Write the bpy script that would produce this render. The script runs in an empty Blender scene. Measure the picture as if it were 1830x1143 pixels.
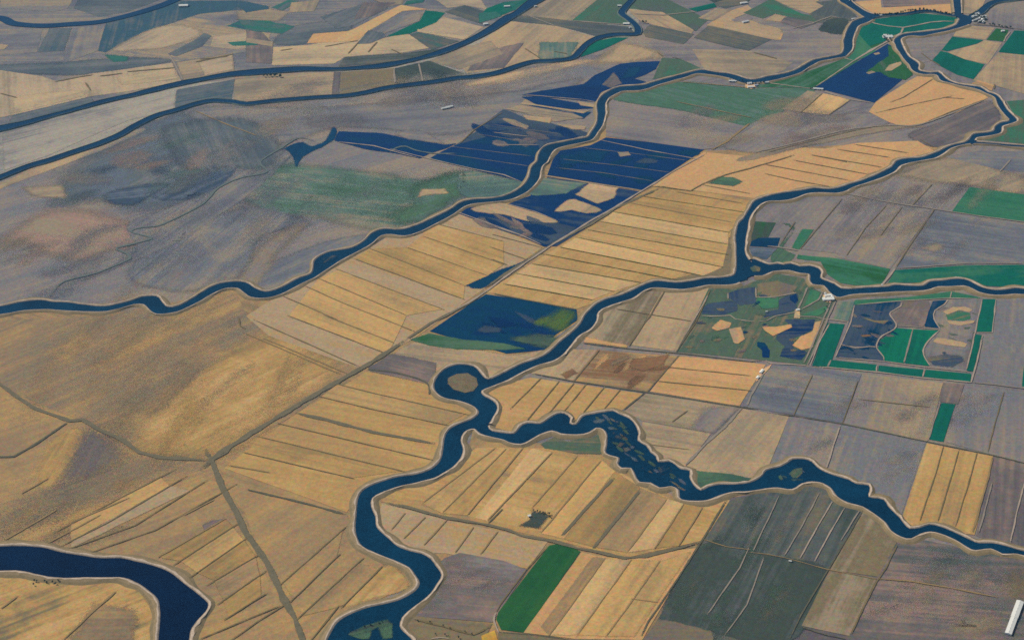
import bpy, math, random
import numpy as np
from mathutils import Vector, noise as mnoise
from mathutils.geometry import tessellate_polygon

# ------------------------------------------------------------------ camera, sky, sun, exposure
scene = bpy.context.scene
H = 4000.0                      # flying height in metres
PITCH = math.radians(32.0)      # the lens looks this far below the horizontal
FPX = 3200.0                    # focal length in pixels of the 1830 pixel wide photograph
W0, H0 = 1830.0, 1143.0
cam_data = bpy.data.cameras.new("camera")
cam_data.sensor_width = 36.0
cam_data.lens = FPX / W0 * 36.0
cam_data.clip_start = 10.0
cam_data.clip_end = 200000.0
cam = bpy.data.objects.new("camera", cam_data)
cam.location = (0, 0, H)
cam.rotation_euler = (math.pi / 2 - PITCH, 0, 0)
scene.collection.objects.link(cam)
scene.camera = cam

SUN_EL, SUN_AZ = math.radians(42.0), math.radians(-62.0)   # azimuth from +Y (view direction), negative = from the west side
world = bpy.data.worlds.new("World")
scene.world = world
world.use_nodes = True
wn = world.node_tree
wn.nodes.clear()
sky = wn.nodes.new("ShaderNodeTexSky")
sky.sky_type = 'NISHITA'
sky.sun_disc = False
sky.sun_elevation = SUN_EL
sky.sun_rotation = SUN_AZ
bg = wn.nodes.new("ShaderNodeBackground")
bg.inputs[1].default_value = 0.12
wo = wn.nodes.new("ShaderNodeOutputWorld")
wn.links.new(sky.outputs[0], bg.inputs[0])
wn.links.new(bg.outputs[0], wo.inputs[0])

sd = bpy.data.lights.new("sun", 'SUN')
sd.energy = 4.6
sd.angle = math.radians(0.5)
sd.color = (1.0, 0.95, 0.88)
sun = bpy.data.objects.new("sun", sd)
sdir = Vector((math.sin(SUN_AZ) * math.cos(SUN_EL), math.cos(SUN_AZ) * math.cos(SUN_EL), math.sin(SUN_EL)))
sun.rotation_euler = sdir.to_track_quat('Z', 'Y').to_euler()
sun.location = (0, 6000, 6000)
scene.collection.objects.link(sun)

scene.view_settings.view_transform = 'Standard'
scene.view_settings.look = 'None'
scene.view_settings.exposure = 0.0
scene.view_settings.gamma = 1.0
scene.cycles.filter_width = 1.6
scene.cycles.use_denoising = False
scene.cycles.transparent_max_bounces = 64

random.seed(7)
C = scene.collection

# ------------------------------------------------------------------ map survey: traced outlines are laid on the real ground plane
TILES = {'px': (0, 0, 1.0), 'm': (1200, 440, 4.573), 'g': (1440, 470, 4.572), 'n': (1480, 0, 5.229), 'k': (1300, 0, 6.352)}
for r_, y_ in ((1, 0), (2, 280), (3, 565), (4, 853)):
    for c_, x_ in ((1, 0), (2, 440), (3, 880), (4, 1370)):
        TILES['%d%d' % (r_, c_)] = (x_, y_, 3.941)
CP, SP = math.cos(PITCH), math.sin(PITCH)

def ground(x, y, z=0.0):
    a = (x - W0 / 2) / FPX
    b = (H0 / 2 - y) / FPX
    dx, dy, dz = a, CP + b * SP, -SP + b * CP
    t = (H - z) / -dz
    return (dx * t, dy * t)

def pts(s):
    out = []
    ox, oy, k = TILES['px']
    for w in s.replace('\n', ' ').split():
        if w[0] == '@':
            ox, oy, k = TILES[w[1:]]
        else:
            a, b = w.split(',')
            out.append((ox + float(a) / k, oy + float(b) / k))
    return out

def survey(s):
    return [ground(x, y) for x, y in (pts(s) if isinstance(s, str) else s)]

def catmull(p, step=18.0, closed=False):
    n = len(p)
    out = []
    rng = n if closed else n - 1
    for i in range(rng):
        p1, p2 = p[i], p[(i + 1) % n]
        p0 = p[i - 1] if (closed or i > 0) else p1
        p3 = p[(i + 2) % n] if (closed or i + 2 < n) else p2
        k = max(2, int(math.hypot(p2[0] - p1[0], p2[1] - p1[1]) / step))
        for j in range(k):
            t = j / k
            q = []
            for d in (0, 1):
                q.append(0.5 * (2 * p1[d] + (p2[d] - p0[d]) * t + (2 * p0[d] - 5 * p1[d] + 4 * p2[d] - p3[d]) * t * t
                                + (3 * p1[d] - p0[d] - 3 * p2[d] + p3[d]) * t ** 3))
            out.append(tuple(q))
    if not closed:
        out.append(p[-1])
    return out

def divide(p, step=60.0, wob=2.0, closed=True):
    n = len(p)
    out = []
    for i in range(n if closed else n - 1):
        a, b = p[i], p[(i + 1) % n]
        k = max(1, int(math.hypot(b[0] - a[0], b[1] - a[1]) / step))
        for j in range(k):
            t = j / k
            x, y = a[0] + (b[0] - a[0]) * t, a[1] + (b[1] - a[1]) * t
            out.append((x + wob * mnoise.noise((x * .013, y * .013, 1.7)), y + wob * mnoise.noise((x * .013, y * .013, 9.1))))
    if not closed:
        out.append(p[-1])
    return out

def inside(pt, poly):
    x, y = pt
    r = False
    j = len(poly) - 1
    for i in range(len(poly)):
        xi, yi = poly[i]
        xj, yj = poly[j]
        if (yi > y) != (yj > y) and x < (xj - xi) * (y - yi) / (yj - yi) + xi:
            r = not r
        j = i
    return r

# ------------------------------------------------------------------ colours and materials
K = (1.07, 1.16, 1.23)          # what one unit of albedo renders as, in linear light
HAZE_ADD = (0.015, 0.013, 0.029)  # air light at the middle distance
def s2l(v):
    v /= 255.0
    return v / 12.92 if v <= 0.04045 else ((v + 0.055) / 1.055) ** 2.4
def albedo(c):
    return tuple(min(0.85, max(0.001, (s2l(v) - h) / k)) for v, k, h in zip(c, K, HAZE_ADD))

PAL = {
    'tan': (165, 144, 115), 'palegold': (190, 160, 114), 'gold': (174, 142, 94), 'orange': (187, 149, 106), 'brown': (143, 122, 97),
    'rust': (130, 100, 78), 'wheat': (155, 130, 97), 'dun': (146, 132, 112), 'grey': (131, 124, 119), 'lilac': (128, 121, 119),
    'mauve': (110, 102, 102), 'bluegrey': (114, 115, 120), 'steel': (98, 106, 118), 'slate': (88, 93, 94), 'darkslate': (70, 78, 78),
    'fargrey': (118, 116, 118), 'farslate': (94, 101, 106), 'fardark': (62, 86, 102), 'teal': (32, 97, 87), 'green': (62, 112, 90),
    'leaf': (50, 92, 64), 'dullgreen': (80, 106, 88), 'seagreen': (94, 116, 108), 'marsh': (80, 98, 86), 'violet': (66, 78, 98),
    'flood': (4, 54, 96), 'floodgrey': (34, 62, 92), 'brightgreen': (84, 114, 62), 'yellow': (196, 152, 76), 'rose': (146, 124, 112),
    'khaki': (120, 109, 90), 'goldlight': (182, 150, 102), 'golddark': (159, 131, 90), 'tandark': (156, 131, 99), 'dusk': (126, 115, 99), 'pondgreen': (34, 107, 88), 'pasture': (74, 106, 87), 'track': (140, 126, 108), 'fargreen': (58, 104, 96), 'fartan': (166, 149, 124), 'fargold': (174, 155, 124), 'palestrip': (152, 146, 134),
    'sand': (188, 160, 124),
}
_mats = {}
def nn(t, k):
    return t.nodes.new(k)
def mathn(t, op, a, b=None, c=None, clamp=False):
    n = nn(t, 'ShaderNodeMath')
    n.operation = op
    n.use_clamp = clamp
    for i, v in enumerate((a, b, c)):
        if v is None:
            continue
        if isinstance(v, (int, float)):
            n.inputs[i].default_value = v
        else:
            t.links.new(v, n.inputs[i])
    return n.outputs[0]
def noisen(t, vec, scale, detail=3.0, rough=0.55, dist=0.0):
    n = nn(t, 'ShaderNodeTexNoise')
    n.inputs['Scale'].default_value = scale
    n.inputs['Detail'].default_value = detail
    n.inputs['Roughness'].default_value = rough
    n.inputs['Distortion'].default_value = dist
    t.links.new(vec, n.inputs['Vector'])
    return n
def mixcol(t, fac, a, b, typ='MIX'):
    n = nn(t, 'ShaderNodeMix')
    n.data_type = 'RGBA'
    n.blend_type = typ
    for s, v in ((0, fac), (6, a), (7, b)):
        if isinstance(v, (int, float)):
            n.inputs[s].default_value = v
        elif isinstance(v, tuple):
            n.inputs[s].default_value = (*v[:3], 1)
        else:
            t.links.new(v, n.inputs[s])
    return n.outputs[2]
def base_mat(name):
    m = bpy.data.materials.new(name)
    m.use_nodes = True
    t = m.node_tree
    t.nodes.clear()
    out = nn(t, 'ShaderNodeOutputMaterial')
    p = nn(t, 'ShaderNodeBsdfPrincipled')
    t.links.new(p.outputs[0], out.inputs[0])
    p.inputs['Roughness'].default_value = 0.95
    p.inputs['Specular IOR Level'].default_value = 0.1
    return m, t, p, out

def dither(t, v, pos):
    """turns a soft cover value into clods that are wholly there or wholly absent"""
    w = noisen(t, pos, 0.47, 0.0, 0.5).outputs[0]
    w = mathn(t, 'MULTIPLY_ADD', w, 2.2, -0.6)
    return mathn(t, 'GREATER_THAN', v, w)

def mapped(t, vec, sx, sy, rot=0.0):
    n = nn(t, 'ShaderNodeMapping')
    n.inputs['Scale'].default_value = (sx, sy, 1)
    n.inputs['Rotation'].default_value = (0, 0, rot)
    t.links.new(vec, n.inputs[0])
    return n.outputs[0]

def soil(key, soft=0.0, alt=None, amt=1.0, ragged=0.5, op=1.0):
    """bare soil, stubble or crop: row streaks along the field, broad damp blotches, fine clods"""
    kk = ('soil', key, (soft > 0) + (soft > 11) + (soft >= 30), alt, amt, ragged, op)
    if kk in _mats:
        return _mats[kk]
    c = albedo(PAL[key])
    green = key in ('teal', 'green', 'leaf', 'brightgreen')
    wet = key in ('flood', 'floodgrey')
    if alt:
        c2 = albedo(PAL[alt])
    else:
        c2 = tuple(v * f for v, f in zip(c, (0.70, 0.75, 0.85) if not green else (0.6, 0.82, 0.8)))
    c3 = tuple(min(.8, v * f) for v, f in zip(c, (1.16, 1.12, 1.06) if not green else (1.5, 1.12, 1.0)))
    lt = {'bluegrey': 'dun', 'lilac': 'dun', 'fargrey': 'dun', 'mauve': 'rose', 'gold': 'palegold', 'wheat': 'gold', 'brown': 'gold', 'dun': 'tan', 'seagreen': 'dun', 'farslate': 'fargrey', 'pasture': 'seagreen', 'slate': 'khaki'}.get(key)
    if lt:
        c3 = tuple(.35 * a_ + .65 * b_ for a_, b_ in zip(c3, albedo(PAL[lt])))
    m, t, p, out = base_mat(key + '_ground')
    uv = nn(t, 'ShaderNodeUVMap').outputs[0]
    pos = nn(t, 'ShaderNodeNewGeometry').outputs['Position']
    streak = noisen(t, mapped(t, uv, 0.0011, 0.022), 1.0, 3.0, 0.6).outputs[0]
    streak2 = noisen(t, mapped(t, uv, 0.0006, 0.0065), 1.0, 2.0, 0.5).outputs[0]
    blot = noisen(t, pos, 0.0034, 5.0, 0.6, 0.4).outputs[0]
    a = mathn(t, 'MULTIPLY_ADD', streak, 1.6, -0.8)
    a = mathn(t, 'MULTIPLY_ADD', streak2, 2.2, mathn(t, 'ADD', a, -1.1))
    a = mathn(t, 'MULTIPLY_ADD', blot, 2.6, mathn(t, 'ADD', a, -1.3))
    rows = noisen(t, mapped(t, uv, 0.0016, 0.055), 1.0, 2.0, 0.6).outputs[0]
    a = mathn(t, 'MULTIPLY_ADD', rows, 1.5 if not wet else .8, mathn(t, 'ADD', a, -0.75 if not wet else -.4))
    fine = noisen(t, pos, 0.020, 4.0, 0.7).outputs[0]
    a = mathn(t, 'MULTIPLY_ADD', fine, 0.9, mathn(t, 'ADD', a, -0.45))
    a = mathn(t, 'MULTIPLY', a, 1.05 * amt)
    dark = mathn(t, 'MULTIPLY', a, -1.6, clamp=True)
    light = mathn(t, 'MULTIPLY', a, 1.6, clamp=True)
    col = mixcol(t, dark, c, c2)
    col = mixcol(t, light, col, c3)
    grain = noisen(t, pos, 0.065, 3.0, 0.9).outputs[1]
    g1 = nn(t, 'ShaderNodeVectorMath')
    g1.operation = 'MULTIPLY_ADD'
    t.links.new(grain, g1.inputs[0])
    gs = 1.5 if not wet else 1.4
    g1.inputs[1].default_value = (gs, gs * .8, gs * 1.1)
    g1.inputs[2].default_value = (1 - gs * .5, 1 - gs * .4, 1 - gs * .55)
    col = mixcol(t, 1.0, col, g1.outputs[0], 'MULTIPLY')
    t.links.new(col, p.inputs['Base Color'])
    if wet:
        p.inputs['Roughness'].default_value = 0.15
        p.inputs['Specular IOR Level'].default_value = 0.06
    if soft > 0:
        at = nn(t, 'ShaderNodeAttribute')
        at.attribute_name = 'cover'
        big = soft >= 30
        rn = noisen(t, mapped(t, uv, 0.0022 if big else 0.006, 0.005 if big else 0.016), 1.0, 6.0, 0.66, 0.6).outputs[0]
        rg = ragged * (0.7 if big else 1.0)
        v = mathn(t, 'MULTIPLY_ADD', rn, rg * 2, mathn(t, 'ADD', at.outputs['Fac'], -rg))
        mr = nn(t, 'ShaderNodeMapRange')
        mr.interpolation_type = 'SMOOTHSTEP'
        mr.inputs[1].default_value = 0.05 if big else (0.12 if soft > 11 else 0.2)
        mr.inputs[2].default_value = 0.95 if big else (0.92 if soft > 11 else 0.8)
        t.links.new(v, mr.inputs[0])
        e = mathn(t, 'MULTIPLY', at.outputs['Fac'], 5.0, clamp=True)
        e2 = mathn(t, 'MULTIPLY_ADD', mathn(t, 'MULTIPLY', mr.outputs[0], e), op * 1.3 if op < 1 else 1.7, -0.15 if op < 1 else -0.35)
        t.links.new(dither(t, e2, pos), p.inputs['Alpha'])
    _mats[kk] = m
    return m

def water_mat(name, c, c2):
    kk = ('water', name)
    if kk in _mats:
        return _mats[kk]
    m, t, p, out = base_mat(name)
    pos = nn(t, 'ShaderNodeNewGeometry').outputs['Position']
    b = noisen(t, pos, 0.006, 4.0, 0.6, 0.5).outputs[0]
    g = noisen(t, pos, 0.12, 2.0, 0.7).outputs[0]
    f = mathn(t, 'MULTIPLY_ADD', b, 1.2, mathn(t, 'MULTIPLY_ADD', g, 1.2, -0.7), clamp=True)
    t.links.new(mixcol(t, f, c, c2), p.inputs['Base Color'])
    p.inputs['Roughness'].default_value = 0.12
    p.inputs['Specular IOR Level'].default_value = 0.06
    bp = nn(t, 'ShaderNodeBump')
    bp.inputs['Strength'].default_value = 0.3
    bp.inputs['Distance'].default_value = 1.0
    t.links.new(noisen(t, pos, 0.25, 2.0).outputs[0], bp.inputs['Height'])
    t.links.new(bp.outputs[0], p.inputs['Normal'])
    _mats[kk] = m
    return m

def line_mat(name, c, c2, broken=0.0):
    """narrow strips: tracks, drains, hedgy verges; broken > 0 leaves ragged gaps"""
    kk = ('line', name)
    if kk in _mats:
        return _mats[kk]
    m, t, p, out = base_mat(name)
    pos = nn(t, 'ShaderNodeNewGeometry').outputs['Position']
    n = noisen(t, pos, 0.03, 4.0, 0.7).outputs[0]
    g = noisen(t, pos, 0.16, 2.0, 0.7).outputs[0]
    f = mathn(t, 'MULTIPLY_ADD', n, 1.6, mathn(t, 'MULTIPLY_ADD', g, 1.2, -0.9), clamp=True)
    t.links.new(mixcol(t, f, albedo(c), albedo(c2)), p.inputs['Base Color'])
    if broken > 0:
        at = nn(t, 'ShaderNodeAttribute')
        at.attribute_name = 'cover'
        r = noisen(t, pos, 0.035, 4.0, 0.75).outputs[0]
        v = mathn(t, 'MULTIPLY_ADD', r, broken * 2, mathn(t, 'ADD', at.outputs['Fac'], -broken))
        mr = nn(t, 'ShaderNodeMapRange')
        mr.inputs[1].default_value = 0.15
        mr.inputs[2].default_value = 0.6
        t.links.new(v, mr.inputs[0])
        t.links.new(dither(t, mathn(t, 'MULTIPLY_ADD', mr.outputs[0], 1.5, -0.35), pos), p.inputs['Alpha'])
    _mats[kk] = m
    return m

def plain(name, c, rough=0.7, var=0.15, scale=0.3):
    kk = ('plain', name)
    if kk in _mats:
        return _mats[kk]
    m, t, p, out = base_mat(name)
    pos = nn(t, 'ShaderNodeNewGeometry').outputs['Position']
    n = noisen(t, pos, scale, 3.0, 0.6).outputs[0]
    t.links.new(mixcol(t, n, tuple(v * (1 - var) for v in c), tuple(min(.9, v * (1 + var)) for v in c)), p.inputs['Base Color'])
    p.inputs['Roughness'].default_value = rough
    _mats[kk] = m
    return m

# ------------------------------------------------------------------ object helpers
def tag(o, label=None, cat=None, group=None, kind=None):
    if label: o['label'] = label
    if cat: o['category'] = cat
    if group: o['group'] = group
    if kind: o['kind'] = kind
    return o

def link(name, verts, faces, mats, parent=None, midx=None, smooth=False):
    me = bpy.data.meshes.new(name)
    me.from_pydata(verts, [], faces)
    for m in (mats if isinstance(mats, list) else [mats]):
        me.materials.append(m)
    if midx:
        me.polygons.foreach_set('material_index', midx)
    if smooth:
        me.polygons.foreach_set('use_smooth', [True] * len(me.polygons))
    me.update()
    o = bpy.data.objects.new(name, me)
    C.objects.link(o)
    if parent:
        o.parent = parent
    return o

def add_uv(o, ang):
    me = o.data
    n = len(me.vertices)
    co = np.empty(n * 3, dtype=np.float32)
    me.vertices.foreach_get('co', co)
    co = co.reshape(-1, 3)
    u = co[:, 0] * math.cos(ang) + co[:, 1] * math.sin(ang)
    v = -co[:, 0] * math.sin(ang) + co[:, 1] * math.cos(ang)
    li = np.empty(len(me.loops), dtype=np.int32)
    me.loops.foreach_get('vertex_index', li)
    uvl = me.uv_layers.new(name='UVMap')
    uvl.data.foreach_set('uv', np.stack([u[li], v[li]], 1).astype(np.float32).ravel())

def longest(p):
    best, a = 0, 0
    for i in range(len(p)):
        q = p[(i + 1) % len(p)]
        d = math.hypot(q[0] - p[i][0], q[1] - p[i][1])
        if d > best:
            best, a = d, math.atan2(q[1] - p[i][1], q[0] - p[i][0])
    return a

_order = {}
def layer(lvl):
    _order[lvl] = _order.get(lvl, 0) + 1
    return 0.40 * lvl + 0.010 * (_order[lvl] % 36) + 0.05

def grid_mesh(p, soft, z):
    P = np.array(p)
    lo, hi = P.min(0) - soft, P.max(0) + soft
    cell = max(soft * 0.4, float((hi - lo).max()) / 110.0, 4.0)
    nx, ny = [int(math.ceil(v)) + 1 for v in (hi - lo) / cell]
    gx = lo[0] + cell * np.arange(nx)
    gy = lo[1] + cell * np.arange(ny)
    X, Y = np.meshgrid(gx, gy)
    q = np.stack([X.ravel(), Y.ravel()], 1)
    A, B = P, np.roll(P, -1, 0)
    d = np.full(len(q), 1e18)
    ins = np.zeros(len(q), bool)
    for a, b in zip(A, B):
        ab = b - a
        t = np.clip(((q - a) @ ab) / max(1e-9, ab @ ab), 0, 1)
        d = np.minimum(d, ((q - a - t[:, None] * ab) ** 2).sum(1))
        cond = (a[1] > q[:, 1]) != (b[1] > q[:, 1])
        with np.errstate(divide='ignore', invalid='ignore'):
            xi = (b[0] - a[0]) * (q[:, 1] - a[1]) / (b[1] - a[1]) + a[0]
        ins ^= cond & (q[:, 0] < xi)
    d = np.sqrt(d)
    sdist = np.where(ins, d, -d)
    cov = np.clip(0.5 + 0.5 * sdist / soft, 0, 1)
    keep = cov > 0
    faces = []
    K2 = keep.reshape(ny, nx)
    for j in range(ny - 1):
        for i in range(nx - 1):
            if K2[j, i] or K2[j, i + 1] or K2[j + 1, i] or K2[j + 1, i + 1]:
                faces.append((j * nx + i, j * nx + i + 1, (j + 1) * nx + i + 1, (j + 1) * nx + i))
    used = sorted({v for f in faces for v in f})
    mp = {v: k for k, v in enumerate(used)}
    return [(q[v, 0], q[v, 1], z) for v in used], [tuple(mp[v] for v in f) for f in faces], cov[used]

def set_cover(o, cov):
    at = o.data.attributes.new('cover', 'FLOAT', 'POINT')
    at.data.foreach_set('value', np.asarray(cov, dtype=np.float32))

def field(key, label, s, soft=0.0, lvl=1, alt=None, amt=1.0, ang=None, name='field', smooth=False, ragged=0.5, cat='field', group=None, z=None, op=1.0):
    """one parcel of land; soft (metres) lets its edge run raggedly into the next"""
    p = survey(s)
    if soft == 0 and isinstance(s, str) and s[:3] in ('@11', '@12', '@13'):
        soft = 11 if s[:3] != '@13' else 7
        ragged = 0.35
    if smooth or soft > 12 and len(p) > 5:
        p = catmull(p, 30.0, True)
    if ang is None:
        ang = longest(survey(s))
    if z is None:
        z = layer(lvl)
    if soft > 0:
        v, f, cov = grid_mesh(p, soft, z)
        o = link(name, v, f, soil(key, soft, alt, amt, ragged, op))
        set_cover(o, cov)
    else:
        q = divide(p)
        tri = tessellate_polygon([[Vector((x, y, 0)) for x, y in q]])
        area = sum(q[i][0] * q[(i + 1) % len(q)][1] - q[(i + 1) % len(q)][0] * q[i][1] for i in range(len(q)))
        fs = []
        for a, b, c in tri:
            cr = (q[b][0] - q[a][0]) * (q[c][1] - q[a][1]) - (q[b][1] - q[a][1]) * (q[c][0] - q[a][0])
            fs.append((a, b, c) if cr > 0 else (a, c, b))
        o = link(name, [(x, y, z) for x, y in q], fs, soil(key, 0, alt, amt))
    add_uv(o, ang)
    return tag(o, label, cat, group, 'structure')

def offset_line(p, d):
    out = []
    n = len(p)
    for i in range(n):
        a, b = p[max(0, i - 1)], p[min(n - 1, i + 1)]
        tx, ty = b[0] - a[0], b[1] - a[1]
        L = math.hypot(tx, ty) or 1
        out.append((p[i][0] - ty / L * d, p[i][1] + tx / L * d))
    return out

def strip(name, s, width, mat, z, label, cat, group=None, curved=False, wob=1.5, rise=0.0, ext=0.0):
    p = survey(s)
    if ext:
        (ax, ay), (bx, by) = p[0], p[1]
        (cx, cy), (dx, dy) = p[-2], p[-1]
        tot = math.hypot(p[-1][0] - p[0][0], p[-1][1] - p[0][1]) * ext
        l1, l2 = math.hypot(bx - ax, by - ay), math.hypot(dx - cx, dy - cy)
        p[0] = (ax - (bx - ax) / l1 * tot, ay - (by - ay) / l1 * tot)
        p[-1] = (dx + (dx - cx) / l2 * tot, dy + (dy - cy) / l2 * tot)
    p = catmull(p, 25.0) if curved else divide(p, 25.0, wob, False)
    cols = [-1, -0.5, 0.5, 1]
    cv = [0, 1, 1, 0]
    rows = []
    rails = []
    for c_ in cols:
        rl = offset_line(p, c_ * width / 2)
        rails.append([(q[0] + (r[0] - q[0]) * (1 + .7 * mnoise.noise((q[0] * .02, q[1] * .02, 4.0))), q[1] + (r[1] - q[1]) * (1 + .7 * mnoise.noise((q[0] * .02, q[1] * .02, 4.0)))) for q, r in zip(p, rl)])
    verts, cov, faces = [], [], []
    n = len(p)
    for i in range(n):
        e = 1.0
        for j in range(4):
            verts.append((rails[j][i][0], rails[j][i][1], z + (rise if 0 < j < 3 else 0)))
            cov.append(cv[j] * min(1.0, 0.25 + 6.0 * min(i, n - 1 - i) / n))
    for i in range(n - 1):
        for j in range(3):
            a = i * 4 + j
            faces.append((a, a + 4, a + 5, a + 1))
    faces = [tuple(reversed(f)) for f in faces]
    o = link(name, verts, faces, mat)
    set_cover(o, cov)
    return tag(o, label, cat, group, 'structure')

def panels(key_list, label, group, lines, seed=1, soft=6, skip=0.3, lvl=4):
    """slightly lighter and darker cultivated strips between neighbouring drains"""
    rnd = random.Random(seed)
    for a, b in zip(lines, lines[1:]):
        if rnd.random() < skip:
            continue
        pa, pb = pts(a), pts(b)
        q = pa + pb[::-1]
        if math.hypot(pa[0][0] - pb[0][0], pa[0][1] - pb[0][1]) > math.hypot(pa[0][0] - pb[-1][0], pa[0][1] - pb[-1][1]):
            q = pa + pb
        field(rnd.choice(key_list), label, q, soft=soft, lvl=lvl, group=group, ragged=.3, amt=.8)

# ------------------------------------------------------------------ ground sheet
def ground_sheet():
    o = link('ground', [(-60000, -8000, 0), (60000, -8000, 0), (60000, 110000, 0), (-60000, 110000, 0)], [(0, 1, 2, 3)], soil('lilac'))
    add_uv(o, 0.5)
    tag(o, 'grey brown farmland soil between the waterways', 'ground', kind='structure')
ground_sheet()

# ------------------------------------------------------------------ waterways: each is traced by its two banks
ZW = 3.2
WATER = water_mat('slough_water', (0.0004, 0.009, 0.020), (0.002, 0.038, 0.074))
FARWATER = water_mat('haze_tinted_water', (0.001, 0.014, 0.038), (0.003, 0.034, 0.070))  # far water mixed slightly paler, haze worked into its colour
NEARWATER = water_mat('deep_water', (0.0005, 0.002, 0.010), (0.001, 0.012, 0.038))

RIVERS = []
def river(key, L, R, label, mat=None, smooth=True, levee=(True, True), lw=1.0, bank='dry'):
    a, b = survey(L), survey(R)
    if smooth:
        a, b = catmull(a, 16.0), catmull(b, 16.0)
    a, b = divide(a, 40, 2.2, False), divide(b, 40, 2.2, False)
    RIVERS.append(dict(key=key, L=a, R=b, poly=a + b[::-1], label=label, mat=mat or WATER, levee=levee, lw=lw, bank=bank))

def stream(key, s, width, label, mat=None, levee=(True, True), lw=0.6, bank='dry'):
    p = catmull(survey(s), 25.0)
    ws = [width * (1 + 0.16 * mnoise.noise((x * .004, y * .004, 3.3))) for x, y in p]
    a = [offset_line(p, w / 2)[i] for i, w in enumerate(ws)]
    b = [offset_line(p, -w / 2)[i] for i, w in enumerate(ws)]
    RIVERS.append(dict(key=key, L=a, R=b, poly=a + b[::-1], label=label, mat=mat or WATER, levee=levee, lw=lw, bank=bank))

river('middle', """-60,567 0,563 40,556 80,554 120,556 160,558 190,557 215,552 240,545 258,545 268,555 280,562 300,561 325,555 355,540 385,523 405,516 425,516
 437,524 450,532 480,533 505,525 530,512 560,498 580,485 595,475 615,463 640,450 665,435 682,422 700,420 725,422 750,415 780,400 808,385 830,370 850,365
 880,362 910,358 935,348 952,335 963,320 968,300 978,290 984,278 992,268 1010,262 1040,256 1058,250 1070,235 1078,222 1082,205 1082,188 1088,177 1100,169
 1115,164 1140,163 1160,159 1175,153 1200,146 1225,139 1245,133 1265,134 1290,138 1310,143 1330,150 1350,149 1375,146 1405,139 1430,131 1448,120 1465,111
 1490,106 1508,103 1515,98 1523,88 1524,70 1530,55 1535,47 1548,42 1560,36""",
 """-60,552 0,548 40,540 75,537 95,540 120,541 150,545 180,548 205,545 235,538 255,531 280,530 290,540 300,549 320,547 350,530 380,512 405,505 430,504 445,508
 455,515 475,522 500,516 530,500 555,490 560,480 563,465 585,452 605,448 630,443 650,432 665,418 685,410 715,411 745,403 775,390 805,375 825,362 850,357
 880,355 905,350 925,340 938,330 945,318 950,300 960,290 962,280 968,268 980,260 1000,256 1030,250 1050,246 1055,240 1066,222 1068,205 1067,188 1073,175
 1090,163 1110,156 1150,153 1170,147 1200,139 1235,130 1255,126 1280,130 1300,132 1320,137 1335,142 1350,143 1375,137 1400,133 1420,127 1440,116 1455,108
 1480,103 1502,98 1508,90 1508,75 1512,60 1520,45 1528,38 1545,32 1558,27""", 'winding blue slough crossing the middle with pale levee lines', lw=0.75)
river('inlet', "1499,-6 1502,4 1512,10 1530,22 1547,33 1560,35", "1518,-6 1521,2 1530,10 1545,20 1560,26 1572,27", 'short blue slough running down to the tip of the green island', lw=0.6)
river('main', """1715,36 1708,46 1690,52.5 1660,57 1630,60 1612,63 1603,68 1598,75 1602,85 1608,95 1617,108 1626,118 1629,124 1636,130 1650,134 1674,135 1682,145 1700,150
 1720,155 1745,160 1762,167 1778,175 1783,187 1791,200 1801,211 1804,217 1790,220 1779,227 1775,235 1761,238 1740,241 1733,249 1725,255 1700,261 1674,273 1649,282
 1624,284 1604,288 1593,299 1573,310 1548,321 1522,329 1497,337 1479,339 1456,337 1433,341 1403,345 1370,352 1348,361 1337,378 1329,392 1319,402 1315,422
 1316,452 1315,483 1309,494 1286,497 1261,498 1235,503 1210,506 1177,503 1159,507 1134,518 1108,529 1083,536 1063,546 1047,562 1037,580 1022,595 1002,611
 981,631 964,640 931,652 905,665 880,677 871,678 864,674 856,664 846,655 821,652 800,658 783,672 776,689 780,702 795,712 821,717 843,725 856,737 846,748
 821,758 803,768 794,783 791,809 785,826 770,839 744,848 706,854 668,866 648,878 639,894 637,916 635,942 638,962 648,977 668,987 694,998 714,1005 732,1015
 744,1031 750,1043 742,1056 719,1070 694,1078 656,1086 623,1099 602,1114 590,1132 584,1145 576,1175""",
 """1734,38 1730,45 1722,48 1700,55 1671,61 1648,66 1629,65 1616,67 1610,71 1611,78 1616,90 1623,101 1631,107 1639,113 1642,118 1641,124 1646,128 1664,131 1677,130
 1685,136 1694,144 1713,151 1738,155 1752,157 1767,166 1780,170 1789,179 1800,197 1817,214 1814,219 1803,223 1791,227 1789,236 1781,241 1758,245 1745,247 1742,252 1740,257 1725,259
 1700,266 1674,282 1649,287.6 1611,296 1598,308 1573,319 1548,328 1527,334.5 1509,343 1492,346 1464,345 1441,347 1421,355 1400,359 1370,361 1354,370 1343,385
 1338,398 1334,420 1332,437 1331,449 1336,462 1345,472 1350,485 1342,494 1331,499 1314,508 1296,510 1266,510 1244,514 1222,517.6 1205,517 1172,515 1154,518.5
 1129,534 1098,544 1075,553 1067,562 1066,573 1055,588 1032,603 1020,618 1007,633 992,644 964,652 943,661 923,671 900,683 876,692 861,699 864,707 881,717
 889,730 882,745 874,758 862,770 848,767 838,768 828,775 824,788 828,803 823,819 808,836 790,847 777,854 744,863 706,872 673,885 664,895 664,906 671,924
 672,937 677,947 694,962 711,977 732,985 754,990 770,999 780,1013 789,1028 780,1046 770,1061 752,1076 732,1091 719,1104 715,1119 721,1129 734,1140 740,1150 748,1175""",
 'broad navy river winding down the whole valley past the ring shaped pool')
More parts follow.
